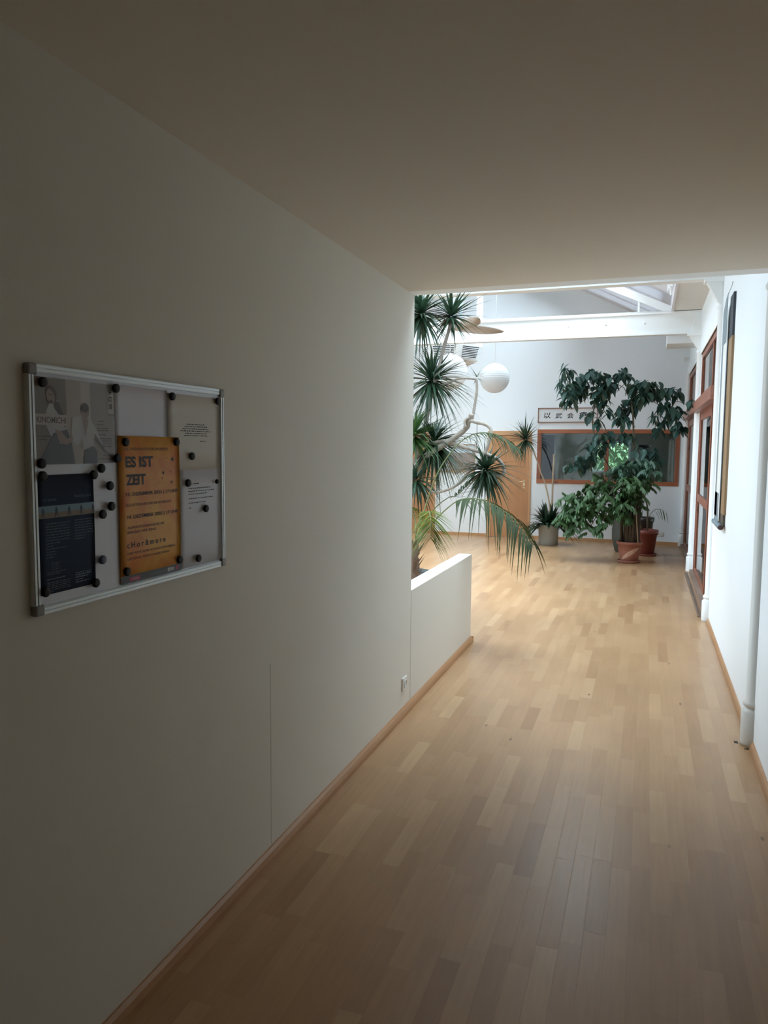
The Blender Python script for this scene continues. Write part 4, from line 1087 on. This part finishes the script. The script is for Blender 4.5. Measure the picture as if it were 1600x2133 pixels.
for (px, py, rx, ry, Y, n) in low[4:12]+[(1256, 1085, 0, 0, 11.0, 0), (1228, 1100, 0, 0, 11.0, 0)]:
    q.tube(smooth_path([F_(1312, 1040, 11.25), (F_(1312, 1010, 11.25)+F_(px, py, Y))/2+Vector((0, 0, .12)), F_(px, py, Y)], 4), .006, 6)
q.build('branches', TWIG, fp)
tag(fp, 'big bushy green plant in the terracotta pot with a pale swirl', 'potted plant')

# climbing rubber plant in the red-brown pot behind
random.seed(66)
YR = 12.15; rx_ = PY(1347, 1140, YR).x
rp = empty('potted_rubber_plant', (rx_, YR, 0)); offr = -Vector((rx_, YR, 0))
def R_(px, py, Y=YR): return PY(px, py, Y)+offr
MB().lathe([(.105, .03), (.112, .035), (.148, .33), (.165, .335), (.170, .40), (.155, .405), (.150, .36)], seg=36).build('pot', TERRAR, rp)
MB().lathe([(.13, 0), (.145, .004), (.155, .03), (.15, .034), (.135, .012), (.1, .03)], seg=36).build('saucer', TERRAR, rp)
MB().lathe([(.151, .34), (.151, .37), (.07, .375)]).build('soil', SOIL, rp)
q = MB()
hub_ = R_(1320, 905, 11.6)
q.tube(smooth_path([(0, 0, .35), (-.02, -.05, .8), R_(1330, 1000, 11.9), R_(1322, 940, 11.7), hub_, R_(1319, 870, 11.6), R_(1316, 840, 11.6)]), .013, 8)
q.tube(smooth_path([(-.05, 0, .35), R_(1310, 1040, 11.9), R_(1262, 960, 11.8), R_(1238, 905, 11.8), R_(1235, 870, 11.8), R_(1241, 835, 11.7), R_(1250, 810, 11.6)]), .010, 8)
q.build('stem', TWIG, rp)
up_cl = [(1178, 775, 12, 22, 12, 'n'), (1172, 800, 9, 22, 12, 'n'), (1190, 815, 18, 22, 26, 'w'), (1183, 775, 8, 14, 6, 'w'), (1185, 838, 14, 12, 8, 'w'), (1213, 795, 16, 14, 16, 'w'), (1216, 815, 12, 16, 14, 'w'), (1237, 785, 18, 16, 22, 'w'), (1252, 815, 16, 22, 24, 'w'),
         (1272, 800, 15, 20, 24, 'w'), (1298, 782, 16, 15, 20, 'w'), (1318, 808, 14, 14, 16, 'w'), (1342, 805, 14, 12, 18, 'w'), (1338, 828, 18, 16, 24, 'w'), (1362, 812, 14, 16, 20, 'w'), (1380, 822, 12, 12, 12, 'w'), (1402, 820, 16, 9, 14, 'w'),
         (1386, 850, 12, 9, 9, 'w'), (1405, 862, 13, 16, 18, 'w'), (1415, 895, 10, 18, 14, 'w'), (1364, 872, 6, 14, 6, 'n'), (1378, 882, 8, 8, 4, 'w'), (1368, 902, 7, 8, 4, 'w'), (1305, 850, 18, 22, 26, 'w'), (1300, 878, 12, 14, 14, 'w'), (1250, 840, 14, 14, 14, 'w'), (1262, 862, 8, 10, 5, 'w'),
         (1288, 862, 5, 8, 3, 'w'), (1244, 880, 6, 12, 3, 'w'), (1222, 868, 10, 8, 3, 'w'), (1440, 845, 5, 7, 3, 'w'), (1262, 915, 20, 16, 20, 'w'), (1240, 935, 20, 16, 22, 'w'), (1222, 962, 24, 12, 22, 'w'), (1198, 975, 16, 8, 10, 'w'), (1306, 915, 13, 12, 12, 'w'), (1340, 945, 24, 14, 20, 'w'), (1364, 962, 10, 10, 8, 'w')]
mr = (PY(1301, 850, 11.6)-PY(1300, 850, 11.6)).length
tw = MB(); prev = None
for (px, py, a, b, n, k) in up_cl:
    c = R_(px, py, 10.5 if px > 1435 else 11.6+random.uniform(-.12, .12))
    cluster(c+Vector((0, 0, .05)), (a*mr*1.25, .16, b*mr*.9), int(n*1.35)+3, .155 if k == 'w' else .16, .080 if k == 'w' else .03, 1.1).build('leaf_cluster', FIC, rp)
for ch in ([(1320, 860), (1300, 808), (1268, 800), (1240, 790), (1215, 805), (1190, 810), (1178, 780), (1177, 765)], [(1316, 840), (1330, 815), (1362, 810), (1385, 822), (1410, 818)], [(1320, 870), (1345, 835), (1370, 842), (1384, 858), (1400, 845), (1412, 836), (1440, 848)],
           [(1384, 850), (1372, 865), (1366, 890)], [(1400, 855), (1412, 880), (1416, 905)], [(1250, 810), (1225, 815), (1195, 825), (1185, 840)], [(1318, 845), (1295, 855), (1284, 862), (1262, 862)], [(1310, 940), (1285, 925), (1262, 925), (1240, 945), (1215, 962)], [(1320, 930), (1345, 940), (1366, 960)],
           [(1188, 838), (1200, 842), (1215, 835), (1228, 820)], [(1235, 868), (1248, 870), (1256, 855), (1250, 880), (1255, 895)]):
    tw.tube(smooth_path([R_(x, y, 11.6) for x, y in ch], 3), .005, 6)
tw.build('twigs', TWIG, rp)
tag(rp, 'tall spreading rubber plant climbing out of the dark red pot', 'potted plant')

# dark pots at the back
random.seed(77)
c = PY(1300, 1125, 12.25)
dp = empty('dark_planter', (c.x+.02, 12.45, 0))
MB().lathe([(.15, 0), (.17, .02), (.215, .20), (.22, .36), (.20, .50), (.21, .53), (.19, .54), (.18, .48)], seg=36).build('pot', POTD, dp)
MB().lathe([(.181, .44), (.181, .48), (.08, .49)]).build('soil', SOIL, dp)
cluster((-.02, 0, .60), (.12, .1, .06), 14, .14, .05).build('leaf_cluster', BUSH, dp)
tag(dp, 'dark rounded planter behind the swirl terracotta pot', 'planter')
c = PY(1343, 1090, 12.95); dp = empty('potted_seedling', (c.x+.0, 13.0, 0)); o2 = -Vector((c.x, 13.0, 0))
MB().lathe([(.10, 0), (.11, .01), (.135, .44), (.15, .45), (.152, .52), (.14, .525), (.13, .48)], seg=32).build('pot', POTB, dp)
MB().lathe([(.131, .46), (.131, .49), (.05, .495)]).build('soil', SOIL, dp)
def S_(px, py): return PY(px, py, 13.0)+o2
q = MB(); q.tube(smooth_path([S_(1336, 1078), S_(1341, 1050), S_(1343, 1022), S_(1345, 1000)]), .006, 6)
for a, b in (((1342, 1040), (1334, 1030)), ((1343, 1030), (1350, 1022)), ((1341, 1046), (1348, 1042))): q.tube([S_(*a), S_(*b)], .004, 6)
q.tube(smooth_path([S_(1350, 1080), S_(1356, 1070), S_(1366, 1061), S_(1378, 1062)]), .005, 6); q.build('stem', TWIG, dp)
q = MB()
for (x, y, L) in ((1358, 1070, .10), (1364, 1064, .13), (1369, 1061, .15), (1374, 1060, .15), (1380, 1061, .16), (1386, 1063, .17), (1353, 1074, .12)):
    q.blade(S_(x, y), (random.uniform(0, .5), random.uniform(-.4, .2), -.6), L, .035, .4, 5, 'oval', .2)
for (x, y) in ((1346, 1012), (1333, 1064), (1350, 1010)): q.blade(S_(x, y), (.1, -.2, -.5), .12, .07, .2, 4, 'oval', .2)
q.build('leaf_cluster', BUSH, dp)
tag(dp, 'tall dark brown pot with a thin bare stem and one drooping leaf', 'potted plant')
